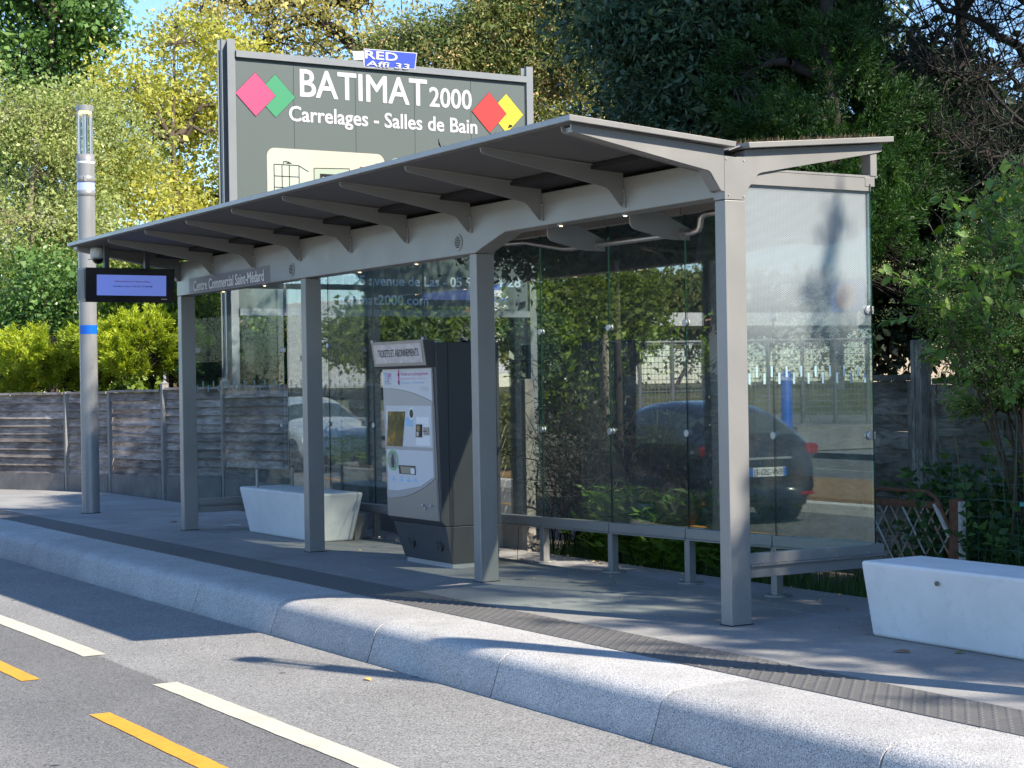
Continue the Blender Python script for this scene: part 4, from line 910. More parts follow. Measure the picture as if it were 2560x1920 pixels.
def tree(name, base, ells, leafm, barkm, label, cat, seed, n_cl=500, per=60, cr=.3, L=.08, W=.05, mode='rand', trunk_r=.14, n_limb=9, gap=0.0, gs=1.5, shell=.5, group=None, twig=.008, trunk_to=None, fork=.35, stems=1, extra=None, bareness=0.0, droop=0.0):
    rs = np.random.RandomState(seed); base = np.array(base, float)
    t = thing(name, tuple(base), label, cat, group)
    P = crown_points(ells, n_cl, rs, gap, gs, shell, seed)
    P = P[P[:, 2] > base[2] + .03]
    c = np.mean([e[0] for e in ells], 0)
    top = np.array(trunk_to if trunk_to is not None else [c[0], c[1], P[:, 2].max() * .92])
    segs = []   # trunk
    nT = 9; trunks = []
    for s in range(stems):
        off = rs.normal(size=3) * (.35 if stems > 1 else 0) * np.array([1, 1, 0]); tp = top + off * 3
        pts = [base + off * .25 + (tp - base - off * .25) * (i / nT) + rs.normal(size=3) * .05 * (i > 0) * np.array([1, 1, .3]) * (np.linalg.norm(top - base) / 5) for i in range(nT + 1)]
        trunks.append(np.array(pts))
        for i in range(nT):
            r0 = trunk_r * (1 - .88 * i / nT) / stems ** .5; r1 = trunk_r * (1 - .88 * (i + 1) / nT) / stems ** .5
            segs.append((pts[i], pts[i + 1], r0 * (1.35 if i == 0 else 1), r1))
    T = np.concatenate([tr[int(nT * fork):] for tr in trunks])
    # limbs to spread crown points
    limbs = []
    idx = rs.choice(len(P), min(n_limb, len(P)), replace=False)
    for j in idx:
        e = P[j]; cand = T[T[:, 2] < e[2] + .2]; cand = cand if len(cand) else T
        s0 = cand[np.argmin(np.linalg.norm(cand - e, axis=1) + rs.rand(len(cand)) * .6)]
        pts = [s0]; m = 6
        for i in range(1, m + 1):
            f = i / m; p = s0 + (e - s0) * f + np.array([0, 0, .18 * math.sin(PI * f) * np.linalg.norm(e - s0)]) + rs.normal(size=3) * .05 * np.linalg.norm(e - s0) * (i < m)
            pts.append(p)
        rb = trunk_r * .42 * (.6 + .6 * rs.rand())
        for i in range(m): segs.append((pts[i], pts[i + 1], rb * (1 - .8 * i / m), rb * (1 - .8 * (i + 1) / m)))
        limbs.append(np.array(pts[1:]))
    LP = np.concatenate(limbs + [T]) if limbs else T
    # twigs
    d2 = ((P[:, None, :] - LP[None]) ** 2).sum(-1); near = LP[np.argmin(d2, 1)]
    mid = (P + near) / 2 + rs.normal(size=P.shape) * .08 + np.array([0, 0, .05])
    a = np.array([s[0] for s in segs]); b = np.array([s[1] for s in segs]); ra = np.array([s[2] for s in segs]); rb = np.array([s[3] for s in segs])
    V1, F1 = prisms(a, b, ra, rb, 7)
    V2, F2 = prisms(np.concatenate([near, mid]), np.concatenate([mid, P]), np.full(2 * len(P), twig), np.concatenate([np.full(len(P), twig * .8), np.full(len(P), twig * .35)]), 3)
    o = link('trunk', mesh_np('trunk', V1 - base, F1, barkm), t)
    o.data.polygons.foreach_set('use_smooth', [True] * len(F1))
    link('branches', mesh_np('branches', V2 - base, F2, barkm), t, kind='stuff')
    # leaves
    k = rs.poisson(per, len(P)); ci = np.repeat(np.arange(len(P)), k); n = len(ci)
    if mode == 'rand':
        off = rs.normal(size=(n, 3)) * cr * np.array([1, 1, .75]); Q = P[ci] + off
        Dr = unit(rs.normal(size=(n, 3)) + unit(off + 1e-6) * .6 + np.array([0, 0, -.25 - droop]))
        kk_ = np.exp(rs.normal(size=n) * .38); LL = L * .92 * kk_; WW = W * .92 * kk_ * (.75 + .5 * rs.rand(n))
    elif mode == 'spray':      # flat-needled conifer sprays pointing outward and up
        ax = unit((P - np.array([c[0], c[1], 0]) * np.array([1, 1, 0]) - np.array([0, 0, 1]) * P[:, 2:3]) * np.array([1, 1, 0]) + np.array([0, 0, .55]) + rs.normal(size=P.shape) * .35)
        s = rs.rand(n) ** .8; axx = ax[ci]
        fan = unit(np.cross(axx, rs.normal(size=(len(P), 3))[ci])); sg = rs.choice([-1, 1], n)[:, None]
        Q = P[ci] + axx * (s[:, None] * cr * 2.6 - cr * .8) + fan * sg * ((1 - s)[:, None] * cr * .75 * rs.rand(n)[:, None]) + rs.normal(size=(n, 3)) * cr * .16
        Dr = unit(axx + fan * sg * (.55 + .3 * rs.rand(n)[:, None]) + rs.normal(size=(n, 3)) * .22)
        LL = L * (.6 + .7 * rs.rand(n)); WW = W * (.7 + .5 * rs.rand(n))
    V = leaf_arrays(Q, Dr, LL, WW, rs); Fq = np.arange(4 * n).reshape(n, 4)
    link('crown', mesh_np('crown', V - base, Fq, leafm), t, kind='stuff')
    if extra:
        em, en, er, eL, eW = extra
        ci = rs.choice(len(P), en); m = rs.poisson(26, en); cj = np.repeat(np.arange(en), m); n = len(cj)
        Q = P[ci][cj] + np.stack([rs.normal(size=n) * er, rs.normal(size=n) * er, -np.abs(rs.normal(size=n)) * er * 2.4], -1) + np.array([0, 0, .1])
        V = leaf_arrays(Q, unit(rs.normal(size=(n, 3)) + np.array([0, 0, -.6])), np.full(n, eL), np.full(n, eW), rs)
        link('blossom', mesh_np('blossom', V - base, np.arange(4 * n).reshape(n, 4), em), t, kind='stuff')
    return t
def E_(u, v, d, ru, rv, rd):      # crown lobe given at a photo position, depth and pixel radii
    p = at(u, v, d); k = d / FPX
    return ((p.x, p.y, p.z), (ru * k, ru * k if rd is None else rd, rv * k))
def foot(u, d, z=-.16):
    p = at(u, 960, d); return (p.x, p.y, z)
LM = leafmat
L_yel = LM('leaves_spring_yellow', (.24, .27, .05), (.50, .50, .10), (.72, .66, .20), .40)
L_yel2 = LM('leaves_spring_gold', (.32, .30, .08), (.54, .48, .16), (.70, .62, .26), .40)
L_grn = LM('leaves_mid_green', (.06, .10, .015), (.16, .23, .03), (.30, .38, .06), .4)
L_pop = LM('leaves_glossy_green', (.05, .11, .03), (.13, .24, .06), (.27, .40, .14), .3, .35)
L_loc = LM('leaves_locust', (.20, .26, .07), (.40, .46, .16), (.60, .62, .28), .4)
L_flo = LM('white_blossom', (.50, .48, .42), (.66, .64, .56), (.78, .76, .70), .3)
L_gol = LM('golden_conifer', (.12, .19, .015), (.36, .44, .035), (.60, .66, .07), .35)
L_mim = LM('leaves_mimosa', (.07, .12, .035), (.20, .25, .08), (.42, .40, .14), .35)
L_pod = LM('brown_pods', (.42, .29, .12), (.64, .46, .21), (.78, .62, .32), .25)
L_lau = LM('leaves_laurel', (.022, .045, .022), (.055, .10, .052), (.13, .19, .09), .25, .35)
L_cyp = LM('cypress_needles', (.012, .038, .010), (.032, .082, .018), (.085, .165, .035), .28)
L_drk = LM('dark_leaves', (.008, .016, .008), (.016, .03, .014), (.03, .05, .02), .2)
L_shr = LM('shrub_leaves', (.07, .14, .03), (.16, .29, .07), (.32, .46, .14), .4)
L_bud = LM('flower_buds', (.20, .24, .08), (.32, .36, .13), (.45, .48, .2), .3)
L_fern = LM('fresh_undergrowth', (.04, .09, .012), (.10, .21, .022), (.20, .34, .05), .45)
L_mag = LM('dark_weeds', (.03, .07, .022), (.065, .135, .04), (.13, .22, .07), .35)

# left of the shelter, far to near
tree('poplar_tree', foot(135, 34), [E_(55, 60, 34, 62, 260, 1.0), E_(160, 120, 34, 60, 330, 1.0), E_(238, 30, 34, 40, 210, .8), E_(60, 400, 34, 110, 130, 1.0)], L_pop, M['bark'], 'tall glossy dark green tree with upright tops at upper left, behind the blossoming tree', 'tree', 11, 620, 62, .22, .085, .08, gap=.25, gs=1.1)
tree('locust_tree', foot(60, 31), [E_(90, 600, 31, 170, 270, 1.6), E_(-50, 350, 31, 120, 250, 1.5), E_(220, 380, 32, 90, 170, 1.3), E_(120, 330, 31, 110, 110, 1.2)], L_loc, M['bark_l'], 'grey-green locust tree with hanging white blossom at the left edge of the photo', 'tree', 12, 760, 95, .26, .06, .03, gap=.10, gs=2.0, extra=(L_flo, 150, .055, .035, .025))
tree('oak_tree', foot(430, 34), [E_(420, 350, 34, 190, 260, 2.2), E_(360, 620, 33, 210, 260, 2.0), E_(320, 300, 34, 100, 170, 1.6), E_(520, 560, 34, 120, 240, 1.8), E_(480, 200, 35, 110, 160, 1.8), E_(560, 760, 34, 90, 150, 1.3)], L_yel, M['bark'], 'large yellow-green spring tree behind the lamp post, its crown spread to the billboard', 'tree', 13, 900, 60, .26, .085, .05, gap=.2, gs=1.9, trunk_r=.16, n_limb=26, fork=.2)
tree('young_oak', foot(640, 37), [E_(640, 80, 37, 150, 160, 2.0), E_(560, 180, 37, 90, 200, 1.6), E_(700, 20, 37, 110, 120, 1.6)], L_yel2, M['bark_d'], 'thin golden-leaved tree with open twigs against the sky above the billboard left end', 'tree', 14, 280, 28, .26, .085, .055, gap=.3, gs=2.2, trunk_r=.12, n_limb=26, twig=.014)
tree('young_oak', foot(905, 37), [E_(900, 90, 37, 130, 130, 1.8), E_(960, 20, 37, 110, 110, 1.6), E_(800, 30, 37, 90, 110, 1.6)], L_yel2, M['bark_d'], 'thin golden-leaved tree with bare forking branches above the middle of the billboard', 'tree', 15, 210, 26, .26, .085, .055, gap=.35, gs=2.2, trunk_r=.16, n_limb=24, twig=.014)
tree('shrub_tree', foot(110, 30), [E_(100, 740, 30, 120, 110, 1.0), E_(260, 790, 30, 110, 120, 1.0), E_(20, 840, 30, 90, 80, .8)], L_pop, M['bark'], 'glossy mid green bush above the hedge at the far left', 'bush', 16, 420, 60, .22, .07, .045, gap=0, gs=2.5, trunk_r=.06)
tree('shrub_tree', foot(420, 28.5), [E_(400, 790, 28.5, 110, 130, 1.0), E_(470, 890, 28.5, 60, 70, .8)], L_grn, M['bark_d'], 'light green bush with bare dark stems beside the left shelter post', 'bush', 17, 300, 60, .2, .07, .05, gap=.1, gs=2.5, trunk_r=.06, n_limb=14)
tree('golden_hedge', foot(60, 28.6), [E_(20, 915, 28.6, 110, 70, .9), E_(120, 905, 28.6, 100, 75, .9), E_(215, 895, 28.0, 90, 80, .9)], L_gol, M['bark_d'], 'low bright golden conifer over the fence, left of the lamp post', 'conifer', 18, 900, 150, .13, .07, .016, 'spray', gap=.02, gs=3, trunk_r=.05, stems=3, shell=.35)
tree('golden_hedge', foot(330, 27.3), [E_(290, 895, 27.3, 100, 75, .9), E_(375, 885, 26.9, 80, 90, .9)], L_gol, M['bark_d'], 'low bright golden conifer over the fence, between lamp post and left shelter post', 'conifer', 19, 700, 150, .13, .07, .016, 'spray', gap=.02, gs=3, trunk_r=.05, stems=3, shell=.35)
tree('garden_tree', foot(640, 31), [E_(620, 870, 31, 110, 110, 1.2), E_(540, 780, 31, 90, 110, 1.2), E_(700, 900, 31, 80, 80, .9)], L_grn, M['bark'], 'green garden tree seen through the left glass end under the billboard', 'tree', 20, 520, 48, .26, .09, .05, gap=.3, gs=2.0, trunk_r=.08, n_limb=14)
tree('garden_conifer', foot(560, 27), [E_(540, 905, 27, 60, 55, .6), E_(640, 915, 27, 70, 55, .6)], L_cyp, M['bark_d'], 'dark soft conifer above the fence behind the left glass end', 'conifer', 21, 240, 110, .14, .08, .016, 'spray', gap=.1, gs=3, trunk_r=.05)
tree('thicket_tree', foot(900, 32), [E_(800, 860, 32, 110, 100, 1.2), E_(960, 880, 32, 120, 90, 1.2), E_(1080, 840, 32, 120, 120, 1.2), E_(1230, 850, 31, 110, 110, 1.2)], L_lau, M['bark_d'], 'dark thicket behind the glass under the billboard', 'tree', 22, 700, 60, .28, .10, .05, gap=0, gs=2.0, trunk_r=.1)
# right of the billboard
tree('mimosa_tree', foot(1240, 33), [E_(1120, 150, 33, 150, 110, 1.7), E_(1300, 110, 33, 150, 150, 1.7), E_(1010, 180, 33, 60, 60, 1.0), E_(1450, 230, 32, 160, 150, 1.4), E_(1380, 20, 33, 140, 90, 1.4), E_(1560, 120, 32, 120, 140, 1.3)], L_mim, M['bark_l'], 'olive tree with clusters of brown pods, above and right of the billboard', 'tree', 23, 760, 130, .21, .075, .03, gap=.12, gs=2.0, trunk_r=.14, n_limb=18, extra=(L_pod, 760, .15, .075, .034))
tree('spring_tree', foot(1500, 38), [E_(1520, 100, 38, 150, 130, 1.6), E_(1400, 300, 37, 170, 130, 1.6), E_(1700, 250, 37, 150, 150, 1.6)], L_yel, M['bark_l'], 'sunlit yellow-green tree glimpsed behind the olive tree', 'tree', 24, 480, 50, .3, .09, .06, gap=.1, gs=1.8)
tree('laurel_tree', foot(1760, 18.8), [E_(1700, 130, 19, 230, 190, 1.2), E_(1850, 60, 19, 180, 150, 1.1), E_(1640, 300, 19, 190, 90, 1.0), E_(1800, 330, 18.6, 190, 120, 1.0), E_(1960, 30, 19, 120, 120, 1.1), E_(1720, -260, 19, 250, 260, 1.3), E_(1850, -600, 19, 200, 260, 1.1)], L_lau, M['bark_d'], 'broad dark blue-green tree above the near half of the shelter roof', 'tree', 25, 1400, 100, .17, .085, .03, gap=.15, gs=2.2, trunk_r=.15, n_limb=20)
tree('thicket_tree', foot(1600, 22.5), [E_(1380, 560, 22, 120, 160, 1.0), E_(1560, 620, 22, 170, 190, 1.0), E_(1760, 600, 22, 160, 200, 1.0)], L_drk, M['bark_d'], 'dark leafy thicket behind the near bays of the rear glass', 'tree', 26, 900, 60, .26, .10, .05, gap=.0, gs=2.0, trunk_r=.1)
cyp = [E_(2010, 520, 17.5, 130, 330, 1.0), E_(1960, 250, 18, 90, 170, .8), E_(2130, 330, 18, 110, 300, .9), E_(2080, 110, 18.5, 110, 170, .8), E_(2200, 650, 17.5, 130, 240, .9), E_(2230, 380, 18, 80, 200, .8), E_(2080, -250, 17.6, 150, 330, 1.1), E_(2080, -700, 17.6, 90, 300, .8)]
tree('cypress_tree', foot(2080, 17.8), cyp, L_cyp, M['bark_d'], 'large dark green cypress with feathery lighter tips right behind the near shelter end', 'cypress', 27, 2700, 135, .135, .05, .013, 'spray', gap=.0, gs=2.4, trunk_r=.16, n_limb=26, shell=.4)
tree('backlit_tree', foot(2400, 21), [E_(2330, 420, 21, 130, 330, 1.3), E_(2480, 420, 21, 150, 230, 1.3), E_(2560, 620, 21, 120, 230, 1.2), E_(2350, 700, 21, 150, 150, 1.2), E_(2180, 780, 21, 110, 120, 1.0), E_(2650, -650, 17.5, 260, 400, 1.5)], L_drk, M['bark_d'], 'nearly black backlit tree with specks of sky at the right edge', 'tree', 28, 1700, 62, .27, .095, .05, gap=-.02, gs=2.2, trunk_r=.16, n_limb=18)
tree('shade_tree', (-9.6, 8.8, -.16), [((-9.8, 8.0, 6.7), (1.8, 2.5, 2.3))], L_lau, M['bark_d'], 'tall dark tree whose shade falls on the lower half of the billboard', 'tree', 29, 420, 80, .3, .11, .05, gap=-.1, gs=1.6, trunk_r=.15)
# pine with long bare boughs crossing the sky at top right
def pine():
    rs = np.random.RandomState(31); b = at(2700, 960, 19); base = np.array([b.x, b.y, -.16])
    t = thing('pine_tree', tuple(base), 'pine with bare slanting boughs and needle tufts crossing the sky at upper right', 'pine')
    segs = []
    tp = at(2700, -500, 19)
    pts = [base + (np.array(tp) - base) * i / 6 for i in range(7)]
    for i in range(6): segs.append((pts[i], pts[i + 1], .17 - .015 * i, .155 - .015 * i))
    nd = []
    boughs = [((2690, 330), (2560, 130), (2400, 30), (2270, -40), .075, 18.5), ((2700, 420), (2500, 230), (2380, 190), (2270, 150), .03, 18.2), ((2700, 200), (2600, 60), (2520, -30), (2460, -90), .05, 18.6),
              ((2700, 480), (2560, 330), (2400, 290), (2240, 250), .03, 18.4), ((2700, 560), (2520, 400), (2420, 380), (2300, 350), .028, 18.1), ((2640, 290), (2500, 160), (2390, 120), (2290, 60), .022, 18.9)]
    for bb_ in boughs:
        r, d = bb_[4], bb_[5]
        P = [np.array(at(u, v, d + rs.normal() * .15)) for u, v in bb_[:4]]; C_ = []
        for i in range(3):
            for j in range(5):
                f = j / 5; C_.append(P[i] * (1 - f) + P[i + 1] * f + rs.normal(size=3) * .03)
        C_.append(P[3])
        for i in range(15): segs.append((C_[i], C_[i + 1], r * (1 - .055 * i), r * (1 - .055 * (i + 1))))
        for i in range(2, 16):
            for q_ in range(4):
                dr = unit(rs.normal(size=3) + np.array([0, 0, .5])); ln_ = .35 + .6 * rs.rand()
                a = C_[i]; m = a + dr * ln_ * .5 + rs.normal(size=3) * .05; e = m + unit(dr + rs.normal(size=3) * .5) * ln_ * .5
                segs.append((a, m, .010, .007)); segs.append((m, e, .007, .004))
                for w in range(4):
                    e2 = m + unit(rs.normal(size=3) + dr) * .3 * rs.rand(); segs.append((m, e2, .004, .0025)); nd.append(e2)
                nd.append(e)
    a = np.array([s[0] for s in segs]); b_ = np.array([s[1] for s in segs])
    V, F = prisms(a, b_, np.array([s[2] for s in segs]), np.array([s[3] for s in segs]), 5)
    link('trunk', mesh_np('trunk', V - base, F, M['bark_d']), t)
    nd = np.array(nd); nd = nd[rs.rand(len(nd)) < .35]; n = len(nd) * 22; Q = np.repeat(nd, 22, 0)
    V = leaf_arrays(Q, unit(rs.normal(size=(n, 3)) + np.array([0, 0, .35])), np.full(n, .10), np.full(n, .005), rs)
    link('needles', mesh_np('needles', V - base, np.arange(4 * n).reshape(n, 4), L_drk), t, kind='stuff')
pine()

# large-leaved shrub at the right edge
def big_leaf_shrub():
    rs = np.random.RandomState(41); b = at(2600, 960, 11.6); base = np.array([b.x, b.y, -.16])
    t = thing('elder_shrub', tuple(base), 'light green shrub with pointed leaves and bud clusters leaning in from the right edge', 'shrub')
    ends = [(2330, 720, 11.2), (2310, 780, 11.4), (2290, 700, 11.6), (2380, 640, 11.3), (2420, 500, 11.8), (2370, 830, 11.6), (2450, 620, 11.2), (2520, 560, 11.5), (2420, 760, 11.0), (2480, 700, 11.0), (2540, 660, 11.0), (2400, 900, 11.6),
            (2470, 860, 11.2), (2540, 800, 11.0), (2500, 950, 11.3), (2560, 900, 11.0), (2440, 960, 11.7), (2560, 480, 11.9), (2560, 430, 12.0), (2580, 1000, 11.3), (2350, 900, 12.0), (2600, 720, 11.2), (2600, 580, 11.4), (2520, 740, 11.6), (2440, 680, 11.7), (2490, 800, 11.8), (2400, 800, 11.2), (2550, 850, 11.8), (2480, 540, 11.3), (2430, 560, 11.6)]
    segs = []; LP = []; LD = []; LLn = []; BP = []
    for u, v, d in ends:
        u = u + (30 if u > 2340 else 8)
        e = np.array(at(u, v, d)); h = base + np.array([rs.normal() * .15, rs.normal() * .15, (e[2] - base[2]) * (.25 + .3 * rs.rand())])
        s0 = base + np.array([rs.normal() * .12, rs.normal() * .12, 0]); prev = s0; m = 12
        for i in range(1, m + 1):
            f = i / m; p = (1 - f) ** 2 * s0 + 2 * f * (1 - f) * h + f * f * e; dr = unit(p - prev)
            segs.append((prev, p, .018 * (1 - .75 * f), .018 * (1 - .75 * (f + .08)))); 
            if f > .5 and p[2] > 1.25:
                side = unit(np.cross(dr, rs.normal(size=3)))
                for sg in (-1, 1):
                    sd = unit(side * sg + dr * .6 + rs.normal(size=3) * .25); q0 = p
                    q1 = p + sd * (.16 + .12 * rs.rand()); segs.append((q0, q1, .005, .003))
                    for k in range(4):
                        pk = q0 + (q1 - q0) * (.3 + .23 * k); s2 = unit(np.cross(sd, rs.normal(size=3)))
                        for s3 in (-1, 1): LP.append(pk); LD.append(unit(s2 * s3 + sd * .8 + np.array([0, 0, .15]))); LLn.append(.06 + .045 * rs.rand())
                    LP.append(q1); LD.append(sd); LLn.append(.09)
                    if rs.rand() < .95: BP.append(q1 + np.array([0, 0, .04]))
            prev = p
        for k in range(6): LP.append(e - dr * .04 * k); LD.append(unit(dr + rs.normal(size=3) * .6)); LLn.append(.095)
    a = np.array([s[0] for s in segs]); b_ = np.array([s[1] for s in segs])
    V, F = prisms(a, b_, np.array([s[2] for s in segs]), np.array([s[3] for s in segs]), 5)
    link('stems', mesh_np('stems', V - base, F, M['bark']), t, kind='stuff')
    LP = np.array(LP); LD = np.array(LD); LLn = np.array(LLn); n = len(LP)
    # shape of one leaf: folded, pointed oval
    prof = [(0, 0), (.22, .19), (.5, .27), (.78, .16), (1, 0)]
    rr = rs.normal(size=(n, 3)) * .35 + np.array([0, 0, 1.0]); S3 = unit(np.cross(LD, rr)); N3 = np.cross(S3, LD)
    near = np.argsort((LP @ np.array(_f)))
    def leafmesh(sel):
        Vs = []
        for sg in (-1, 1):
            for x_, w_ in prof:
                Vs.append(LP[sel] + LD[sel] * (LLn[sel] * x_)[:, None] + S3[sel] * (LLn[sel] * w_ * sg)[:, None] + N3[sel] * (LLn[sel] * (w_ * .35 - .18 * x_ * x_))[:, None])
        for x_, w_ in prof: Vs.append(LP[sel] + LD[sel] * (LLn[sel] * x_)[:, None] - N3[sel] * (LLn[sel] * .18 * x_ * x_)[:, None])
        V_ = np.stack(Vs, 1).reshape(-1, 3); F_l = []
        for i in range(4): F_l += [(10 + i, 11 + i, 6 + i, 5 + i), (10 + i, i, i + 1, 11 + i)]
        return V_, ((np.arange(len(sel)) * 15)[:, None, None] + np.array(F_l)[None]).reshape(-1, 4)
    for i in near[:280]:
        V_, F_ = leafmesh(np.array([i])); link('leaf', mesh_np('leaf', V_ - base, F_, L_shr), t)
    V_, F_ = leafmesh(near[280:]); link('foliage', mesh_np('foliage', V_ - base, F_, L_shr), t, kind='stuff')
    BP = np.array(BP); nb = 110; Q = np.repeat(BP, nb, 0) + rs.normal(size=(len(BP) * nb, 3)) * np.array([.055, .055, .04])
    V = leaf_arrays(Q, unit(rs.normal(size=Q.shape)), np.full(len(Q), .012), np.full(len(Q), .009), rs)
    link('buds', mesh_np('buds', V - base, np.arange(4 * len(Q)).reshape(-1, 4), L_bud), t, kind='stuff')
big_leaf_shrub()
tree('elder_bush', foot(2640, 13.4), [E_(2530, 800, 12.9, 80, 120, .4), E_(2640, 640, 12.9, 90, 180, .5)], L_grn, M['bark'], 'deeper green bush filling the space behind the light shrub at the right edge', 'bush', 44, 170, 50, .15, .07, .04, gap=.05, gs=3, trunk_r=.05)

# undergrowth behind the rear glass and the wire fence
def weeds(name, spots, m, label, cat, seed, h=.8, n_st=26, L=.09, W=.03, r=.3, pairs=9, base_z=-.16, curl=.2):
    rs = np.random.RandomState(seed); c = np.mean(spots, 0); base = np.array([c[0], c[1], base_z])
    t = thing(name, tuple(base), label, cat)
    a = []; b = []; LP = []; LD = []
    for (x, y) in spots:
        for k in range(n_st):
            s0 = np.array([x + rs.normal() * r, y + rs.normal() * r * .5, base_z]); hh = h * (.45 + .65 * rs.rand()); ln_ = rs.normal(size=2) * .22
            prev = s0
            for i in range(1, 7):
                f = i / 6; p = s0 + np.array([ln_[0] * f * f, ln_[1] * f * f, hh * f * (1 - .1 * f)]); a.append(prev); b.append(p); prev = p
            for i in range(pairs):
                f = .2 + .8 * i / pairs; p = s0 + np.array([ln_[0] * f * f, ln_[1] * f * f, hh * f * (1 - .1 * f)]); an = rs.rand() * 2 * PI
                for sg in (0, PI): LP.append(p); LD.append(unit(np.array([math.cos(an + sg), math.sin(an + sg), .25 + .3 * rs.rand()])))
    a = np.array(a); b = np.array(b); V, F = prisms(a, b, np.full(len(a), .004), np.full(len(a), .003), 3)
    link('stems', mesh_np('stems', V - base, F, m), t, kind='stuff')
    LP = np.array(LP); LD = np.array(LD); n = len(LP)
    V = leaf_arrays(LP, LD, L * (.6 + .7 * rs.rand(n)), W * (.7 + .6 * rs.rand(n)), rs, curl)
    link('foliage', mesh_np('foliage', V - base, np.arange(4 * n).reshape(n, 4), m), t, kind='stuff')
    return t
weeds('tall_weeds', [(-4.0, 1.95), (-3.6, 2.0), (-3.2, 1.95), (-2.8, 2.0), (-3.8, 2.25), (-3.3, 2.3), (-2.9, 2.25), (-2.5, 2.05), (-4.2, 2.15)], L_fern, 'bright green leafy weeds behind the near bays of the rear glass', 'weeds', 51, .82, 34, .13, .034, .20, 10)
weeds('tall_weeds', [(-2.7, 2.3), (-2.4, 2.2)], L_fern, 'few tall green shoots seen beside the near shelter post', 'weeds', 52, 1.2, 4, .12, .03, .12, 7)
weeds('bramble', [(-.4, 2.3), (.0, 2.35), (.4, 2.35), (.8, 2.4), (1.2, 2.4), (1.7, 2.4), (.2, 2.1), (.9, 2.15), (1.5, 2.1)], L_mag, 'dark green bramble against the slatted wooden fence, right of the shelter', 'bramble', 53, 1.15, 26, .085, .05, .26, 12)
weeds('nettle_patch', [(-.3, 2.45), (.1, 2.4), (.5, 2.45), (.3, 2.2), (.75, 2.35)], L_shr, 'lighter shoots rising through the bramble beside the tall timber post', 'shoots', 54, 1.35, 9, .10, .05, .2, 9)
def grass_blades(name, x0, x1, y0, y1, n, h, m, label, seed, z=-.16, w=.006):
    rs_ = np.random.RandomState(seed); x = x0 + (x1 - x0) * rs_.rand(n); y = y0 + (y1 - y0) * rs_.rand(n); hh = h * (.4 + .7 * rs_.rand(n)); a = rs_.rand(n) * 6.28
    d = np.stack([np.cos(a), np.sin(a), 0 * a], -1); s = np.stack([-np.sin(a), np.cos(a), 0 * a], -1) * w / 2; P = np.stack([x, y, np.full(n, z)], -1); ln_ = hh * .35 * rs_.rand(n)
    m1 = P + d * (ln_ * .3)[:, None] + np.array([0, 0, 1]) * (hh * .55)[:, None]; e = P + d * (ln_ * 1.2)[:, None] + np.array([0, 0, 1]) * hh[:, None]
    V = np.stack([P - s, P + s, m1 + s * .8, m1 - s * .8, e], 1).reshape(-1, 3); b = (np.arange(n) * 5)[:, None, None]
    F = (b + np.array([[0, 1, 2, 3], [3, 2, 4, 4]])[None]).reshape(-1, 4)
    me = bpy.data.meshes.new(name); Ff = [tuple(f) if f[2] != f[3] else tuple(f[:3]) for f in F.tolist()]
    me.from_pydata(V.tolist(), [], Ff); me.materials.append(m); o = bpy.data.objects.new(name, me); COL.objects.link(o)
    return tag(o, label, 'grass', kind='stuff')
grass_blades('tall_grass', .1, 3.2, 1.95, 2.45, 5200, .75, L_mag, 'tall dark grass behind the wire fence and the near bench', 61)
grass_blades('tall_grass', -5.2, .2, 1.7, 2.6, 4200, .30, L_mag, 'short rough grass along the back edge of the paving', 62)
# a few tall seed stalks
ss = thing('seed_stalks', (.6, 2.0, -.16), 'pale tall grass stalks with drooping seed heads in front of the bramble', 'grass stalks')
rs = np.random.RandomState(66)
for (u0, u1, v1) in ((2540, 2470, 1045), (2420, 2372, 1000), (2500, 2530, 1180), (2440, 2490, 1240), (2395, 2400, 1290)):
    a = at(u0, 1390, 11.5); b = at(u1, v1, 11.7); c = (Vector(a) + Vector(b)) / 2 + Vector((.04, 0, .12))
    pts = [(1 - f) ** 2 * Vector((a.x, a.y, -.1)) + 2 * f * (1 - f) * c + f * f * Vector(b) for f in [i / 10 for i in range(11)]]
    st = obj('stalk', MB().tube(pts, .0028, 4), M['dry'], ss)
    n = 60; ti = rs.rand(n) * .3 + .7; P = np.array([np.array((1 - f) ** 2 * Vector((a.x, a.y, -.1)) + 2 * f * (1 - f) * c + f * f * Vector(b)) for f in ti]) + rs.normal(size=(n, 3)) * .012
    V = leaf_arrays(P, unit(rs.normal(size=(n, 3)) + np.array([0, 0, .6])), np.full(n, .018), np.full(n, .006), rs)
    link('seed_head', mesh_np('seed_head', V - np.array(ORG[ss.name]), np.arange(4 * n).reshape(n, 4), M['dry']), st, kind='stuff')
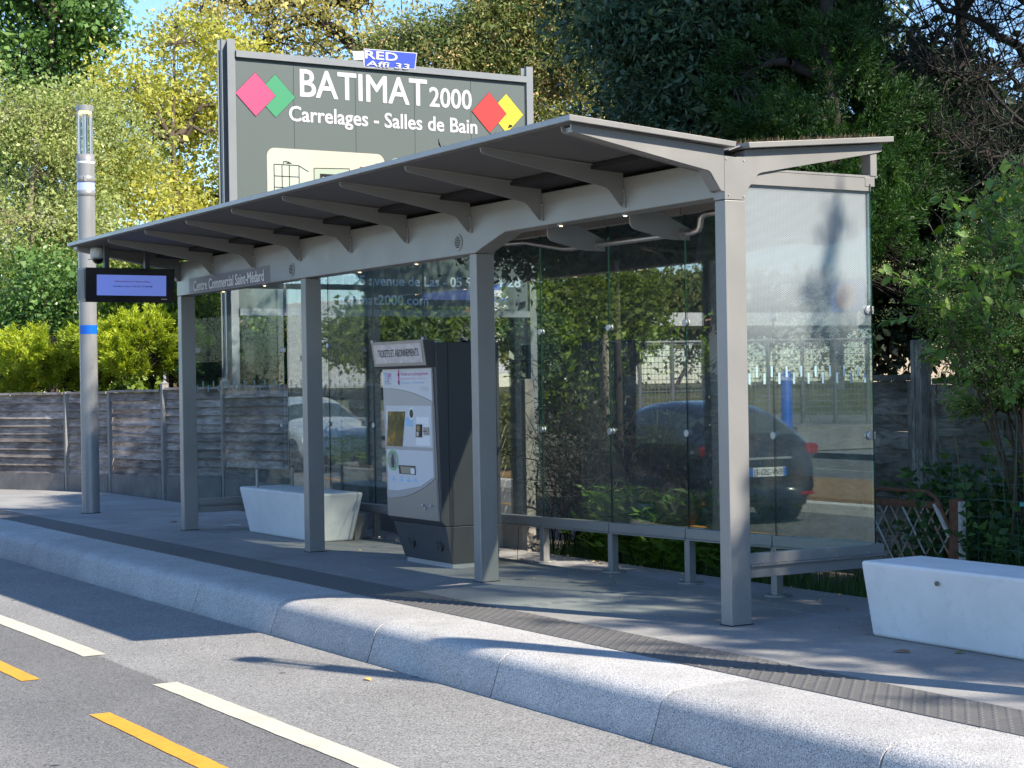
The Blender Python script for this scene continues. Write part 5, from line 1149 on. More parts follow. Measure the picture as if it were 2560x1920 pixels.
# tangle of bare stems left of the weeds
def tangle():
    rs = np.random.RandomState(71); base = np.array([-4.95, 2.35, -.16])
    t = thing('bare_bush', tuple(base), 'dark tangle of bare stems behind the rear glass, right of the ticket machine', 'bush')
    a = []; b = []; r = []
    for k in range(420):
        p = base + np.array([rs.normal() * .38, abs(rs.normal()) * .3 - .10, 0]); d = unit(np.array([rs.normal() * .5, abs(rs.normal()) * .3, 1.4])); L_ = 1.2 + 1.3 * rs.rand(); rad = .004 + .010 * rs.rand() ** 2
        for i in range(7):
            q = p + d * L_ / 7; a.append(p); b.append(q); r.append(rad * (1 - i / 9)); 
            if i > 1:
                e = q + unit(rs.normal(size=3) + d * .5) * .28; a.append(q); b.append(e); r.append(.003)
            p = q; d = unit(d + rs.normal(size=3) * .28 + np.array([0, 0, -.05]))
    a.append(np.array([-4.55, 2.35, -.16])); b.append(np.array([-4.52, 2.3, 2.6])); r.append(.05)
    a.append(np.array([-4.35, 2.5, -.16])); b.append(np.array([-4.1, 2.45, 1.5])); r.append(.018)
    a = np.array(a); b = np.array(b); r = np.array(r); V, F = prisms(a, b, r, r * .8, 4)
    link('stems', mesh_np('stems', V - base, F, M['bark_d']), t, kind='stuff')
    P = np.concatenate([b[rs.rand(len(b)) < .22]] * 2); P = P + rs.normal(size=P.shape) * .1; P = P[(P[:, 2] < 1.9) & (P[:, 1] > 1.72)]; n = len(P)
    V = leaf_arrays(P, unit(rs.normal(size=(n, 3))), np.full(n, .06), np.full(n, .035), rs)
    link('foliage', mesh_np('foliage', V - base, np.arange(4 * n).reshape(n, 4), L_drk), t, kind='stuff')
tangle()
# conifer row to the right, out of the photo, whose shade falls over bench and paving
HL = ['first tall cypress of the hedge row right of the photo, nearest the shelter', 'second cypress of the hedge row right of the photo', 'third cypress of the hedge row right of the photo', 'fourth cypress of the hedge row right of the photo', 'fifth cypress of the hedge row right of the photo', 'last cypress of the hedge row right of the photo', 'short slim cypress left of the hedge row, behind the near bench', 'slim cypress behind the right lamp post']
for i, (x, y, h, w, dn) in enumerate(((7.0, 4.0, 9.0, .85, 1.0), (8.6, 3.9, 9.2, .9, 1.0), (10.2, 4.0, 9.5, .9, 1.0), (11.9, 3.9, 9.2, 1.0, 1.0), (13.7, 4.0, 9.5, 1.0, 1.0), (15.6, 4.1, 9.7, 1.0, 1.0), (3.3, 5.0, 7.8, .9, .9), (5.2, 4.6, 8.4, .8, .9))):
    tree('hedge_cypress', (x, y, -.16), [((x, y, h * .28), (w * 1.15, w * 1.1, h * .30)), ((x, y, h * .58), (w, w, h * .26)), ((x + .1, y, h * .84), (w * .55, w * .55, h * .17))], L_cyp, M['bark_d'], HL[i], 'cypress', 80 + i, int(520 * dn), 60, .30, .16, .05, 'spray', gap=-.3, gs=2, trunk_r=.09, group='hedge cypresses right of the platform', shell=.2)

tree('tall_pine', (1.2, 6.6, -.16), [((1.2, 6.2, 11.6), (3.0, 1.7, 1.9)), ((-1.2, 6.4, 10.6), (2.0, 1.4, 1.5)), ((3.2, 6.0, 12.2), (1.9, 1.5, 1.4))], L_drk, M['bark_d'], 'tall umbrella pine behind the right lamp post, its crown above the photo', 'pine', 97, 800, 60, .34, .15, .06, gap=-.2, gs=1.2, trunk_r=.2, shell=.25, fork=.75)

# ================================================================== FENCES, HOUSES, LITTER
M['gravel'] = paint('stained_concrete_board', (.20, .18, .165), .95, 0, .35, 5, .3, 80, dirt=.6)
FP_ = [(-20.9, -.30), (-19.3, .48), (-17.75, 1.32), (-16.9, 1.72), (-15.55, 2.06), (-14.62, 2.60), (-13.1, 2.95), (-11.6, 2.75), (-10.1, 2.25), (-8.6, 1.86), (-7.1, 1.76), (-5.55, 1.72), (-5.12, 1.72)]
FT = [1.50, 1.50, 1.50, 1.50, 1.535, 1.55, 1.56, 1.58, 1.57, 1.55, 1.55, 1.55, 1.55]
wf = thing('wooden_fence', (-12.5, 1.8, 0), 'weathered dark plank fence with narrow posts running behind the platform', 'fence')
rs = np.random.RandomState(90)
for i, (x, y) in enumerate(FP_):
    z = FT[i] + (.06 if i in (4, 5, 8) else .0)
    pm = MB().prism_z([(x - .045, y - .055), (x + .045, y - .055), (x + .045, y + .045), (x - .045, y + .045)], -.25, z)
    if i in (4, 5, 8): pm.add([(x - .055, y - .06, z), (x + .055, y - .06, z), (x + .055, y + .05, z), (x - .055, y + .05, z), (x, y, z + .045)], [(0, 1, 4), (1, 2, 4), (2, 3, 4), (3, 0, 4)])
    obj('post', pm, M['plank_c'], wf, bevel=.006)
for i in range(len(FP_) - 1):
    a = Vector((*FP_[i], 0)); b = Vector((*FP_[i + 1], 0)); d = (b - a); L_ = d.length - .10; ang = math.atan2(d.y, d.x); mid = (a + b) / 2
    zt = (FT[i] + FT[i + 1]) / 2 - .01; z0 = .27 if i not in (4, 5) else .30
    nP = 10; ph_ = (zt - .03 - z0) / nP
    for k in range(nP + 2):
        if k == nP: za, zb, dep, off = zt - .03, zt + .005, .07, 0
        elif k == nP + 1: za, zb, dep, off = -.25, z0 - .008, .05, 0
        else: za, zb, dep, off = z0 + k * ph_ - .012 + rs.rand() * .004, z0 + (k + 1) * ph_ - .002 - rs.rand() * .004, .016, rs.normal() * .003
        lip = .020 if k < nP else 0
        ta = rs.normal() * .004 if k < nP else 0
        n_ = 4; mb = MB()     # slightly sagging board, thicker at its lower edge
        for j in range(n_ + 1):
            t_ = -L_ / 2 + L_ * j / n_; dz = ta * (2 * j / n_ - 1) + (rs.normal() * .0016 if 0 < j < n_ else 0)
            mb.v += [(t_, -dep - lip + off, za + dz), (t_, dep * .3 - lip * .7, za + dz), (t_, dep * .3 + lip * .4, zb + dz), (t_, -dep + off + lip * .9, zb + dz)]
        for j in range(n_):
            q = 4 * j; mb.f += [(q, q + 4, q + 7, q + 3), (q + 1, q + 2, q + 6, q + 5), (q, q + 1, q + 5, q + 4), (q + 3, q + 7, q + 6, q + 2)]; mb.m += [0] * 4
        mb.f += [(0, 3, 2, 1), (4 * n_, 4 * n_ + 1, 4 * n_ + 2, 4 * n_ + 3)]; mb.m += [0, 0]
        nm = 'plank' if k < nP else ('cap_board' if k == nP else 'gravel_board')
        o = obj(nm, mb, M['gravel'] if k == nP + 1 else M['plank'], wf, org=(0, 0, 0))
        o.location = mid - ORG['wooden_fence']; o.rotation_euler = (0, 0, ang)
        if k == nP + 1 and i == 5: o['label'] = 'pale clean bottom board'

# slatted panels behind the weeds, from the last rear bays to the right edge of the photo
sf = thing('slatted_fence', (-1.0, 2.68, -.16), 'dark grey woven slat panels behind the weeds, right of the shelter', 'fence')
def slat_panel(xa, xb, ya, yb, zt):
    d = Vector((xb - xa, yb - ya, 0)); ang = math.atan2(d.y, d.x); L_ = d.length; mid = Vector(((xa + xb) / 2, (ya + yb) / 2, 0))
    def put(nm, mb, m):
        o = obj(nm, mb, m, sf, org=(0, 0, 0)); o.location = mid - ORG['slatted_fence']; o.rotation_euler = (0, 0, ang); return o
    put('top_batten', MB().box(-L_ / 2, L_ / 2, -.03, .025, zt - .045, zt), M['woven'])
    for xx in (-L_ / 2 + .02, L_ / 2 - .02): put('side_batten', MB().box(xx - .02, xx + .02, -.035, .03, -.14, zt - .046), M['wpost'])
    for xx in (-L_ / 6, L_ / 6): put('upright_slat', MB().box(xx - .045, xx + .045, -.006, .006, -.12, zt - .05), M['woven'])
    h = .125; n_ = int((zt + .05) / h)
    for k in range(n_):
        z1 = zt - .05 - k * h; s = 1 if k % 2 else -1; pts = 9; mb = MB()
        for j in range(pts + 1):
            t_ = -L_ / 2 + .05 + (L_ - .1) * j / pts
            yo = s * .022 * math.cos(3 * PI * j / pts) + rs.normal() * .0015; dz = rs.normal() * .002
            mb.v += [(t_, yo - .005, z1 - h - .004 + dz), (t_, yo + .005, z1 - h - .004 + dz), (t_, yo + .005, z1 + dz), (t_, yo - .005, z1 + dz)]
        for j in range(pts):
            q = 4 * j; mb.f += [(q, q + 4, q + 7, q + 3), (q + 1, q + 2, q + 6, q + 5), (q, q + 1, q + 5, q + 4), (q + 3, q + 7, q + 6, q + 2)]; mb.m += [0] * 4
        put('slat', mb, M['woven'])
slat_panel(-5.0, -3.12, 2.72, 2.70, 1.56)
slat_panel(-3.05, -1.17, 2.70, 2.68, 1.53)
slat_panel(-.98, .86, 2.70, 2.72, 1.50)
slat_panel(.95, 2.8, 2.72, 2.74, 1.50)
for x, y, z in ((-3.09, 2.67, 1.66), (-1.075, 2.655, 1.785), (.90, 2.70, 1.6), (2.86, 2.72, 1.6)):
    obj('timber_post', MB().box(x - .055, x - .018, y - .05, y + .05, -.2, z).box(x - .015, x + .018, y - .045, y + .045, -.2, z - .001).box(x + .021, x + .055, y - .05, y + .05, -.2, z), M['wpost'], sf)

# rusty gate frame with diamond lattice, and the green wire fence
rg = thing('rusty_gate', (-.28, 1.82, 0), 'low rusty gate frame with diamond lattice standing behind the near bench', 'gate')
yg = 1.82
def bar(a, b, w, m, nm, parent=rg): 
    return obj(nm, MB().cyl(a, b, w, n=6), m, parent)
obj('frame', MB().tube([(-.70, yg, -.1), (-.70, yg, .70), (-.64, yg, .735), (-.18, yg, .735), (-.10, yg, .70), (.03, yg, .50), (.03, yg, -.1)], .015, 8), M['rust'], rg)
obj('top_bar', MB().box(-.72, -.05, yg - .012, yg + .012, .625, .672), M['rust'], rg, bevel=.003)
obj('stay', MB().cyl((-.10, yg - .016, .655), (.035, yg - .016, .44), .013, n=6), M['rustw'], rg)
obj('gate_post', MB().box(.05, .125, yg - .03, yg + .03, -.2, .70), M['rust'], rg, bevel=.004)
obj('post_edge', MB().box(.127, .150, yg - .025, yg + .02, -.2, .685), M['rustw'], rg)
obj('post_foot', MB().box(-.16, .04, yg - .06, yg + .04, -.1, .085), M['rustw'], rg)
for k in range(13):       # lattice bars both ways
    for s in (-1, 1):
        xc = -1.10 + k * .115; pa = Vector((xc if s > 0 else xc + .42, yg + s * .006, .0)); pb = Vector((xc + .42 if s > 0 else xc, yg + s * .006, .625)); dd_ = pb - pa
        t1, t2 = sorted(((-.69 - pa.x) / dd_.x, (.03 - pa.x) / dd_.x)); lo, hi = max(0, t1), min(1, t2)
        if hi - lo > .08: obj('lattice_bar', MB().cyl(pa + dd_ * lo, pa + dd_ * hi, .0068, n=5), M['rustw'] if (k * 2 + (s > 0)) % 3 == 0 else M['rust_l'], rg)
M['wire'] = paint('green_wire', (.06, .16, .12), .5, .3, .2, 30)
wf2 = thing('wire_fence', (1.6, 1.86, 0), 'thin green wire mesh fence between the bench and the bramble', 'fence')
mb = MB()
for k in range(12):
    z = .06 + k * .107; pts = [(-.15 + .1 * j, 1.87, z + .006 * math.sin(j * 1.7 + k) + rs.normal() * .002) for j in range(34)]
    mb.tube(pts, .0017 if k % 3 else .0024, 4)
for j in range(30): 
    x = -.10 + j * .112; mb.tube([(x + .008 * math.sin(k * 1.3 + j), 1.87, .0 + k * .21) for k in range(7)], .0014, 3)
obj('mesh', mb, M['wire'], wf2, kind='stuff')
for x in (.62, 2.9): obj('iron_post', MB().box(x, x + .03, 1.875, 1.905, -.2, 1.30), M['rust'], wf2)
obj('green_tag', MB().box(.60, .74, 1.858, 1.864, .675, .70), flat('turquoise', (.05, .35, .33), .5), wf2)

# houses glimpsed between the trees
def house(name, c, w, d, h, rot, wallc, roofc, label, wins=3):
    t = thing(name, c, label, 'house', rotz=rot)
    wm = paint(name + '_render', wallc, .85, 0, .06, 1.2); rm = paint(name + '_tiles', roofc, .85, 0, .25, 6, .5, 30)
    obj('wall', MB().box(-w / 2, w / 2, -d / 2, d / 2, -.3, h), wm, t)
    ro = MB(); e = .5; ro.add([(-w / 2 - e, -d / 2 - e, h + .002), (w / 2 + e, -d / 2 - e, h + .002), (w / 2 + e, d / 2 + e, h + .002), (-w / 2 - e, d / 2 + e, h + .002), (-w / 2 - e, 0, h + 1.5), (w / 2 + e, 0, h + 1.5)],
       [(0, 3, 2, 1), (0, 1, 5, 4), (2, 3, 4, 5), (0, 4, 3), (1, 2, 5)])
    rf = obj('roof', ro, rm, t)
    obj('chimney', MB().box(w * .2, w * .2 + .6, -.3, .3, h + .6, h + 2.0), wm, rf)
    for k in range(wins):
        x = -w / 2 + (k + .5) * w / wins
        f = obj('window', MB().box(x - .65, x + .65, -d / 2 - .04, -d / 2 + .02, .9, 2.2), M['white'], t)
        obj('pane', MB().box(x - .57, x - .03, -d / 2 - .055, -d / 2 - .041, .98, 2.12), M['black'], f); obj('pane', MB().box(x + .03, x + .57, -d / 2 - .055, -d / 2 - .041, .98, 2.12), M['black'], f)
    return t
p = at(2330, 960, 36); house('cream_house', (p.x, p.y, -.1), 16, 7, 3.0, R(-30), (.62, .50, .38), (.42, .13, .05), 'cream walled house glimpsed low through the trees at right')
p = at(640, 960, 44); house('salmon_house', (p.x, p.y, -.1), 3.4, 5, 3.2, R(58), (.55, .26, .17), (.36, .12, .06), 'salmon walled house glimpsed through the left glass end')
# far belt of woodland closing the view
def woods(name, pts, label, seed, n, m, hh):
    rs = np.random.RandomState(seed); P = []
    for k in range(n):
        i = rs.randint(len(pts) - 1); f = rs.rand(); a = np.array(pts[i]); b = np.array(pts[i + 1]); q = a + (b - a) * f
        top = hh * (.72 + .28 * math.sin(q[0] * .37 + 1.3 * math.sin(q[1] * .21)))
        P.append([q[0] + rs.normal() * 2, q[1] + rs.normal() * 2, top * rs.rand() ** .8])
    P = np.array(P); per = 26; Q = np.repeat(P, per, 0) + rs.normal(size=(n * per, 3)) * .55
    V = leaf_arrays(Q, unit(rs.normal(size=Q.shape)), .26 * (.6 + .8 * rs.rand(len(Q))), .20 * (.6 + .8 * rs.rand(len(Q))), rs)
    o = link(name, mesh_np(name, V, np.arange(4 * len(Q)).reshape(-1, 4), m), None); tag(o, label, 'woods', kind='stuff')
a = at(-500, 960, 58); b = at(1280, 960, 62); c = at(3100, 960, 58)
woods('distant_woods', [(a.x, a.y), (b.x, b.y), (c.x, c.y)], 'belt of mixed trees closing the view behind the gardens', 95, 4200, L_grn, 6.5)
# soil litter, scraps
M['leafdry'] = flat('dry_leaf', (.20, .11, .04), .8); M['paper'] = flat('paper_scrap', (.62, .62, .64), .8)
def scrap(x, y, z, w, l, rot, m, name, label, cat):
    c_, s_ = math.cos(rot), math.sin(rot); pr = [(-l, -w * .4, .004), (-l * .1, -w, .012), (l, -w * .2, .004), (l * .6, w * .7, .016), (-l * .5, w, .006)]
    o = obj(name, MB().add([(px * c_ - py * s_, px * s_ + py * c_, pz) for px, py, pz in pr] + [(0, 0, .018)], [(i, (i + 1) % 5, 5) for i in range(5)]), m, org=(0, 0, 0)); o.location = (x, y, z)
    return tag(o, label, cat)
scrap(-10.52, .31, 0, .03, .06, .4, M['leafdry'], 'dead_leaf', 'brown dead leaf on the paving left of the far shelter post', 'leaf')
scrap(-9.55, .62, 0, .04, .12, .9, M['paper'], 'paper_scrap', 'white paper scrap on the paving between far post and far bench', 'litter')
scrap(-.93, -2.02, -.25, .018, .045, .1, flat('cigarette_orange', (.75, .42, .12), .8), 'orange_stub', 'tiny orange stub on the asphalt near the kerb', 'litter')
scrap(1.36, .10, 0, .02, .06, .3, M['leafdry'], 'dead_leaf', 'brown dead leaf on the paving in front of the near bench', 'leaf')
scrap(1.57, .33, 0, .022, .035, 1.3, flat('olive_leaf', (.16, .14, .03), .8), 'dead_leaf', 'olive curled leaf against the foot of the near bench', 'leaf')

rs = np.random.RandomState(140); n = 420
x = -11 + 13.5 * rs.rand(n); y = np.where(rs.rand(n) < .75, 1.62 - np.abs(rs.normal(size=n)) * .12, .2 + 1.3 * rs.rand(n)); keep = y < 1.6; x, y = x[keep], y[keep]; n = len(x)
V = leaf_arrays(np.stack([x, y, np.full(n, .006)], -1), unit(np.stack([rs.normal(size=n), rs.normal(size=n), rs.rand(n) * .25], -1)), .012 + .03 * rs.rand(n) ** 2, .008 + .014 * rs.rand(n), rs, .3)
V[:, 2] = np.maximum(V[:, 2], .003)
tag(link('leaf_litter', mesh_np('leaf_litter', V, np.arange(4 * n).reshape(n, 4), L_pod)), 'dry leaf bits gathered along the back edge of the paving', 'litter', kind='stuff')

# ================================================================== ACROSS THE ROAD (seen mirrored in the glass)
def car(name, loc, rot, body, L_, W_, H_, plate_txt, label, front_plate=True, van=False):
    t = thing(name, loc, label, 'car', rotz=rot)
    k = L_ / 4.2; h = H_; w = W_ / 2; zb = .22
    # stations front (+x) to rear: x, bottom, belt/hood height, roof height, half width at belt, half width at roof
    st = [(2.10, .30, .50, .52, .62, .50), (2.06, .24, .64, .70, .80, .66), (1.85, .20, .74, .80, .93, .80), (1.45, .18, .84, .90, .98, .86), (1.05, .18, .90, .97, 1.0, .88), (.90, .18, .92, 1.02, 1.0, .86), (.25, .18, .93, 1.40, 1.0, .72), (-.35, .18, .94, 1.50, 1.0, .72), (-1.00, .18, .96, 1.48, 1.0, .71), (-1.55, .19, .98, 1.38, .98, .68), (-1.93, .22, 1.00, 1.06, .93, .74), (-2.05, .26, .86, .94, .86, .74), (-2.10, .32, .56, .60, .80, .66)]
    V = []; ring = 12
    for (x, b, m_, r, wb, wr) in st:
        X = x * k; B = b; Mz = m_ * h / 1.5; Rz = r * h / 1.5; a = w * wb; c = w * wr
        half = [(0, B), (a * .80, B), (a * .97, B + .10), (a * 1.0, (B + Mz) / 2), (a * .985, Mz), (c, Rz - .035), (c * .55, Rz)]
        pts = half + [(-y, z) for y, z in half[::-1][:-1]]
        ring = len(pts); V += [(X, y, z) for y, z in pts]
    F = []; Mi = []
    n = len(st)
    for i in range(n - 1):
        for j in range(ring):
            jn = (j + 1) % ring; F.append((i * ring + j, (i + 1) * ring + j, (i + 1) * ring + jn, i * ring + jn))
            side = j in (4, 8)
            gl = side and 5 <= i <= 8
            if i in (5,) and j in (5, 6, 7): gl = True          # windscreen
            if i in (9,) and j in (5, 6, 7): gl = True          # rear window
            Mi.append(1 if gl else (2 if j in (0, 1, 11, 10, 12) and False else 0))
    F.append(tuple(range(ring))[::-1]); F.append(tuple((n - 1) * ring + j for j in range(ring))); Mi += [0, 0]
    mb = MB(); mb.v = V; mb.f = F; mb.m = Mi
    bo = obj('body', mb, [body, M['carglass'], M['black']], t, smooth=True)
    sm = bo.modifiers.new('round', 'SUBSURF'); sm.levels = 1; sm.render_levels = 1
    for sx in (1.30 * k, -1.28 * k):
        for sy in (-1, 1):
            wh = obj('wheel', MB().cyl((sx, sy * (w - .20), .325), (sx, sy * (w + .01), .325), .325, n=28), M['rubber'], t, bevel=.03)
            rm = obj('rim', MB().cyl((sx, sy * (w + .011), .325), (sx, sy * (w + .017), .325), .215, n=24), M['steel_dark'], wh)
            for q in range(5):
                a_ = q * 2 * PI / 5 + .3; obj('spoke', MB().cyl((sx, sy * (w + .02), .325), (sx + .2 * math.cos(a_), sy * (w + .02), .325 + .2 * math.sin(a_)), .022, .014, n=6), M['steel_dark'], wh)
            obj('wheel_arch', MB().cyl((sx, sy * (w - .25), .33), (sx, sy * (w + .004), .33), .375, n=28), M['black'], t)
    for sy in (-1, 1):
        obj('mirror', MB().box(.72 * k, .86 * k, sy * w, sy * (w + .18), .93, 1.06), body, t, bevel=.03)
        lamp = [(1.99 * k, sy * w * .52, .70), (1.78 * k, sy * w * .90, .74), (1.80 * k, sy * w * .93, .63), (2.03 * k, sy * w * .56, .60)]
        obj('headlight', MB().add([(x + .025, y * 1.02, z) for x, y, z in lamp] + lamp, [(0, 1, 2, 3)[::sy], (4, 5, 6, 7), (0, 4, 5, 1), (1, 5, 6, 2), (2, 6, 7, 3), (3, 7, 4, 0)]), M['clamp'], t)
        obj('tail_light', MB().box(-2.055 * k, -1.86 * k, sy * w * .74, sy * w * .945, .84, .98), M['tail'], t, bevel=.04)
        obj('reflector', MB().box(-2.11 * k, -2.06 * k, sy * w * .58, sy * w * .80, .36, .40), M['tail'], t)
    obj('rear_wiper', MB().cyl((-1.99 * k, 0, 1.03), (-1.86 * k, -.3, 1.16), .01, n=5), M['rubber'], t)
    obj('boot_trim', MB().box(-2.115 * k, -2.075 * k, -.36, .36, .80, .83), M['clamp'], t, bevel=.008)
    for sy in (-1, 1):
        obj('door_seam', MB().box(.18 * k, .19 * k, sy * (w - .01), sy * (w + .003), .3, .90), M['rubber'], t); obj('door_seam', MB().box(-.82 * k, -.81 * k, sy * (w - .01), sy * (w + .003), .3, .90), M['rubber'], t)
        obj('door_handle', MB().box(-.02, .14, sy * (w - .005), sy * (w + .03), .80, .83), M['rubber'], t, bevel=.01)
    s = 1 if front_plate else -1; xp = s * 2.125 * k; zp = .44 if front_plate else .60
    pl = obj('number_plate', MB().box(min(xp, xp + s * .01), max(xp, xp + s * .01), -.26, .26, zp, zp + .11), M['white_lit'], t)
    for sy in (-1, 1): obj('plate_band', MB().box(min(xp + s * .0102, xp + s * .013), max(xp + s * .0102, xp + s * .013), sy * .215, sy * .26, zp + .002, zp + .108) if sy > 0 else MB().box(min(xp + s * .0102, xp + s * .013), max(xp + s * .0102, xp + s * .013), -.26, -.215, zp + .002, zp + .108), M['band_blue'], pl)
    text(plate_txt, (xp + s * .014, -.20 * s, zp + .02), (0, s, 0), (0, 0, 1), .40, .07, M['black'], pl, .02)
    obj('lower_grille', MB().box(s * 2.0 * k - .06, s * 2.0 * k + .115, -.62, .62, .23, .38), M['black'], t, bevel=.03)
    return t
M['carglass'] = flat('car_glass', (.05, .075, .085), .05)
M['tail'] = flat('tail_lamp', (.30, .012, .01), .2, .12)
M['car_black'] = paint('car_black', (.012, .014, .020), .25, 0, .05, 2, coat=1.0)
M['car_silver'] = paint('car_silver', (.60, .66, .72), .3, .2, .05, 2, coat=1.0)
c1 = car('black_hatchback', (-10.05, -4.62, -.25), PI + R(4), M['car_black'], 4.15, 1.72, 1.53, 'EW-252-EJ', 'black hatchback driving away on the road, mirrored in the near glass panes', front_plate=False)
c2 = car('silver_car', (-26.3, -6.9, -.25), R(5), M['car_silver'], 4.3, 1.85, 1.58, 'GV-303-RJ', 'silver blue car with round front badge, mirrored in the pane left of the ticket machine')
bd = obj('badge', MB().cyl((2.15, 0, .70), (2.175, 0, .70), .085, n=28), M['black'], c2)
obj('badge_ring', MB().tube([(2.18, .08 * math.cos(2 * PI * i / 24), .70 + .08 * math.sin(2 * PI * i / 24)) for i in range(25)], .009, 5), M['white_lit'], bd)
obj('badge_letters', MB().tube([(2.18, -.035, .765), (2.18, -.004, .705), (2.18, .004, .705), (2.18, .035, .765)], .007, 4).tube([(2.18, -.068, .735), (2.18, -.032, .632), (2.18, 0, .69), (2.18, .032, .632), (2.18, .068, .735)], .007, 4), M['white_lit'], bd, kind='stuff')
obj('nose_strip', MB().tube([(2.13, -.68, .70), (2.155, -.10, .70)], .010, 5), M['black'], c2); obj('nose_strip', MB().tube([(2.155, .10, .70), (2.13, .68, .70)], .010, 5), M['black'], c2)

# rental vans on the raised forecourt beyond
tag(obj('forecourt', MB().prism_z([(-60, -16.9), (-22, -16.9), (-22, -28), (-60, -45)], -.1, .45), M['concrete']), kind='structure')
def box_truck(loc, rot, label, words, side_text=None):
    t = thing('box_van', loc, label, 'van', rotz=rot)
    obj('box', MB().box(-3.4, .6, -1.05, 1.05, .75, 2.95), M['white'], t, bevel=.03)
    obj('cab', MB().prism_y([(.65, .45), (2.3, .45), (2.4, .9), (2.2, 1.25), (1.55, 2.05), (.65, 2.15)], -.95, .95), M['white'], t, bevel=.05)
    obj('windscreen', MB().prism_y([(2.2, 1.28), (1.62, 2.0), (1.65, 2.02), (2.24, 1.30)], -.85, .85), M['carglass'], t)
    obj('chassis', MB().box(-3.3, 2.0, -.6, .6, .42, .74), M['black'], t)
    for x in (-2.3, 1.5):
        for s in (-1, 1): obj('wheel', MB().cyl((x, s * .72, .36), (x, s * .96, .36), .36, n=20), M['rubber'], t, bevel=.03)
    obj('bumper', MB().box(-3.55, -3.42, -1.05, 1.05, .45, .72), M['white'], t)
    for s in (-1, 1): obj('tail_light', MB().box(-3.57, -3.552, s * .62 - .2 , s * .62 + .2, .50, .62), M['tail'], t)
    st_ = obj('red_strip', MB().box(-3.415, -3.404, -.98, .98, 2.30, 2.62), flat('strip_red', (.70, .06, .04), .5), t)
    text(words, (-3.418, .90, 2.40), (0, -1, 0), (0, 0, 1), 1.8, .14, M['white_lit'], st_, .01)
    st2 = obj('red_strip', MB().box(-3.0, .2, 1.052, 1.062, 2.30, 2.62), flat('strip_red2', (.70, .06, .04), .5), t)
    text(words, (.1, 1.066, 2.40), (-1, 0, 0), (0, 0, 1), 2.9, .16, M['white_lit'], st2, .01)
    obj('loading_frame', MB().box(-3.44, -3.405, -1.0, 1.0, .85, 2.2), M['bbrail'], t)
    return t
p = refl(1135, 960, 50); box_truck((p.x, p.y, 1.15), R(213), 'white rental box van with red strip on the forecourt, mirrored left of the second post', 'Location de véhicule')
p = refl(800, 960, 46); box_truck((p.x, p.y, .75), R(160), 'white rental box van mirrored above the silver car', 'Location de véhicule')
# price totem
p = refl(1262, 960, 60); tt = thing('price_totem', (p.x, p.y, .0), 'tall white fuel price totem with round blue and orange logo', 'sign', rotz=R(28))
obj('board', MB().box(-.12, .12, -1.0, 1.0, 1.9, 6.2), M['white_lit'], tt, bevel=.02)
lg = obj('logo_ring', MB().tube([(.135, .78 * math.cos(2 * PI * i / 40), 5.15 + .78 * math.sin(2 * PI * i / 40)) for i in range(41)], .07, 6), flat('logo_blue', (.02, .13, .60), .5), tt)
obj('logo_letter', MB().prism_x([(-.3, 4.75), (.35, 4.75), (.35, 4.95), (-.08, 4.95), (-.08, 5.6), (-.3, 5.6)], .125, .14), flat('logo_blue2', (.02, .13, .60), .5), tt)
obj('logo_flash', MB().prism_x([(0.0, 5.05), (.45, 5.05), (.45, 5.55), (0.1, 5.6)], .125, .138), flat('logo_orange', (.80, .20, .03), .5), tt)
text('24', (.13, -.75, 3.85), (0, 1, 0), (0, 0, 1), .45, .3, M['band_blue'], tt); text('24', (.13, .2, 3.85), (0, 1, 0), (0, 0, 1), .45, .3, M['tail'], tt)
for z, m_ in ((3.2, flat('row_green', (.02, .25, .08), .5)), (2.6, M['gutter'])):
    obj('price_row', MB().box(.122, .135, -.85, .2, z, z + .38), m_, tt); obj('price_display', MB().box(.122, .135, .28, .85, z, z + .38), M['tail'], tt)
obj('leg', MB().box(-.1, .1, -.9, -.6, -.3, 1.88), M['bbrail'], tt); obj('leg', MB().box(-.1, .1, .6, .9, -.3, 1.88), M['bbrail'], tt)
# filling station canopy
a = refl(1500, 960, 78); b = refl(2300, 960, 84)
fs = thing('station_canopy', ((a.x + b.x) / 2, (a.y + b.y) / 2, 0), 'white flat filling station canopy on columns across the road', 'canopy')
d = (Vector((b.x, b.y, 0)) - Vector((a.x, a.y, 0))); n_ = Vector((-d.y, d.x, 0)).normalized() * -5
A = Vector((a.x, a.y, 0)); B = Vector((b.x, b.y, 0))
def cp(v, z): return (v.x, v.y, z)
obj('roof', MB().add([cp(A, 4.05), cp(B, 4.05), cp(B + n_, 4.05), cp(A + n_, 4.05), cp(A, 4.65), cp(B, 4.65), cp(B + n_, 4.65), cp(A + n_, 4.65)], [(0, 3, 2, 1), (4, 5, 6, 7), (0, 1, 5, 4), (1, 2, 6, 5), (2, 3, 7, 6), (3, 0, 4, 7)]), M['white'], fs)
for k in (.1, .45, .8):
    q = A + d * k + n_ * .4; obj('column', MB().box(q.x - .25, q.x + .25, q.y - .25, q.y + .25, -.3, 4.04), M['bbrail'], fs)
q = A + d * .76 - n_ * .03; lgp = obj('logo_panel', MB().box(q.x - 1.1, q.x + 1.1, q.y - .1, q.y + .1, 4.68, 6.2), M['band_blue'], fs)
obj('logo_disc', MB().cyl((q.x, q.y + .11, 5.42), (q.x, q.y + .16, 5.42), .62, n=28), flat('disc_orange', (.78, .20, .05), .5), lgp)
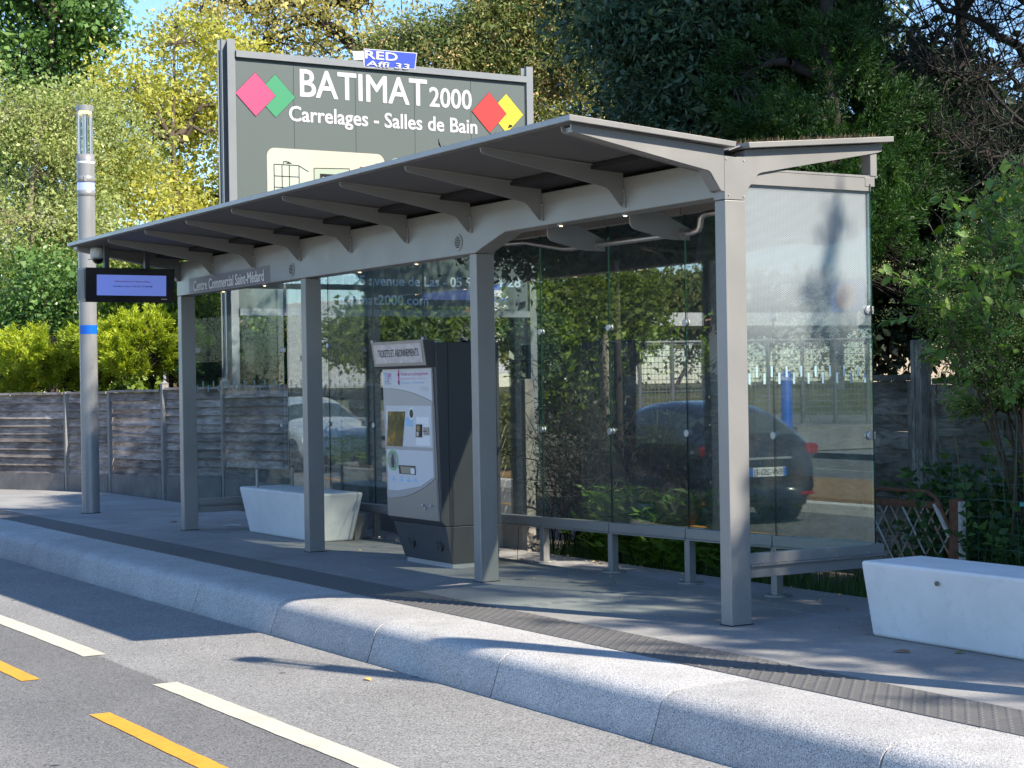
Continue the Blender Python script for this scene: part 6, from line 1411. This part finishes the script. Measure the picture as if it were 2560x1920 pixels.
# grey mesh fence on the verge, blue bollard
p0 = refl(1600, 960, 42); p1 = refl(2250, 960, 42); mf = thing('mesh_fence', (p0.x, p0.y, 0), 'grey mesh security fence on the verge across the road', 'fence')
dd = Vector((p1.x - p0.x, p1.y - p0.y, 0)); mb = MB()
for k in range(9):
    q = p0 + dd * k / 8; obj('post', MB().cyl((q.x, q.y, -.3), (q.x, q.y, 2.5), .05, n=8), M['bbrail'], mf)
for k in range(16): mb.cyl((p0.x, p0.y, .3 + k * .14), (p1.x, p1.y, .3 + k * .14), .009, n=3)
for k in range(70): q = p0 + dd * k / 69; mb.cyl((q.x, q.y, .2), (q.x, q.y, 2.45), .007, n=3)
obj('mesh', mb, M['bbrail'], mf, kind='stuff')
obj('top_rail', MB().cyl((p0.x, p0.y, 2.46), (p1.x, p1.y, 2.46), .04, n=8), M['bbrail'], mf)
p = refl(1966, 960, 38); tag(obj('blue_bollard', MB().lathe((0, 0, 0), [(.12, 0), (.12, 1.85), (.09, 1.9), (0, 1.91)], 20), M['band_blue'], org=(0, 0, 0), smooth=True), 'tall round blue bollard on the verge across the road', 'bollard').location = (p.x, p.y, -.2)
# trees and planting across the road
def RE(u, v, d, ru, rv, rd):
    p = refl(u, v, d); k = d / FPX; return ((p.x, p.y, p.z), (ru * k, rd, rv * k))
def rfoot(u, d, z=-.2): p = refl(u, 960, d); return (p.x, p.y, z)
tree('roadside_tree', rfoot(1440, 50), [RE(1400, 800, 50, 100, 110, 2.0), RE(1520, 790, 50, 95, 110, 2.0)], L_grn, M['bark'], 'leafy green tree across the road, mirrored in the second near pane', 'tree', 101, 420, 60, .3, .15, .09, gap=0, trunk_r=.14)
tree('roadside_tree', rfoot(1650, 98), [RE(1660, 765, 98, 140, 70, 3.5), RE(1800, 760, 98, 110, 68, 3.5), RE(1990, 770, 98, 130, 60, 3.5)], L_mim, M['bark'], 'olive trees beyond the canopy, mirrored in the third near pane', 'tree', 102, 520, 60, .6, .3, .2, gap=0, trunk_r=.16)
tree('roadside_tree', rfoot(1035, 34), [RE(1030, 800, 34, 90, 90, 1.3), RE(960, 850, 34, 60, 60, 1.1)], L_grn, M['bark'], 'small green tree on the island end, mirrored above the ticket machine', 'tree', 103, 280, 60, .24, .12, .07, gap=.1, trunk_r=.09)
tree('island_tree', rfoot(1282, 32, -.1), [RE(1285, 990, 32, 52, 110, .55), RE(1290, 1080, 32, 45, 70, .5)], L_mim, M['bark_l'], 'narrow bushy tree planted in straw mulch on the island', 'tree', 104, 260, 60, .16, .09, .04, gap=.05, trunk_r=.05)
weeds('island_shrub', [tuple(refl(855, 960, 34.5))[:2], tuple(refl(930, 960, 34.3))[:2]], L_fern, 'low palm-like plants on the island in front of the silver car', 'shrub', 105, .7, 16, .16, .03, .22, 7, base_z=-.08)
woods('far_trees', [(-75, -55), (-40, -75), (10, -60), (60, -45)], 'line of trees far across the road', 106, 900, L_grn, 7.5)
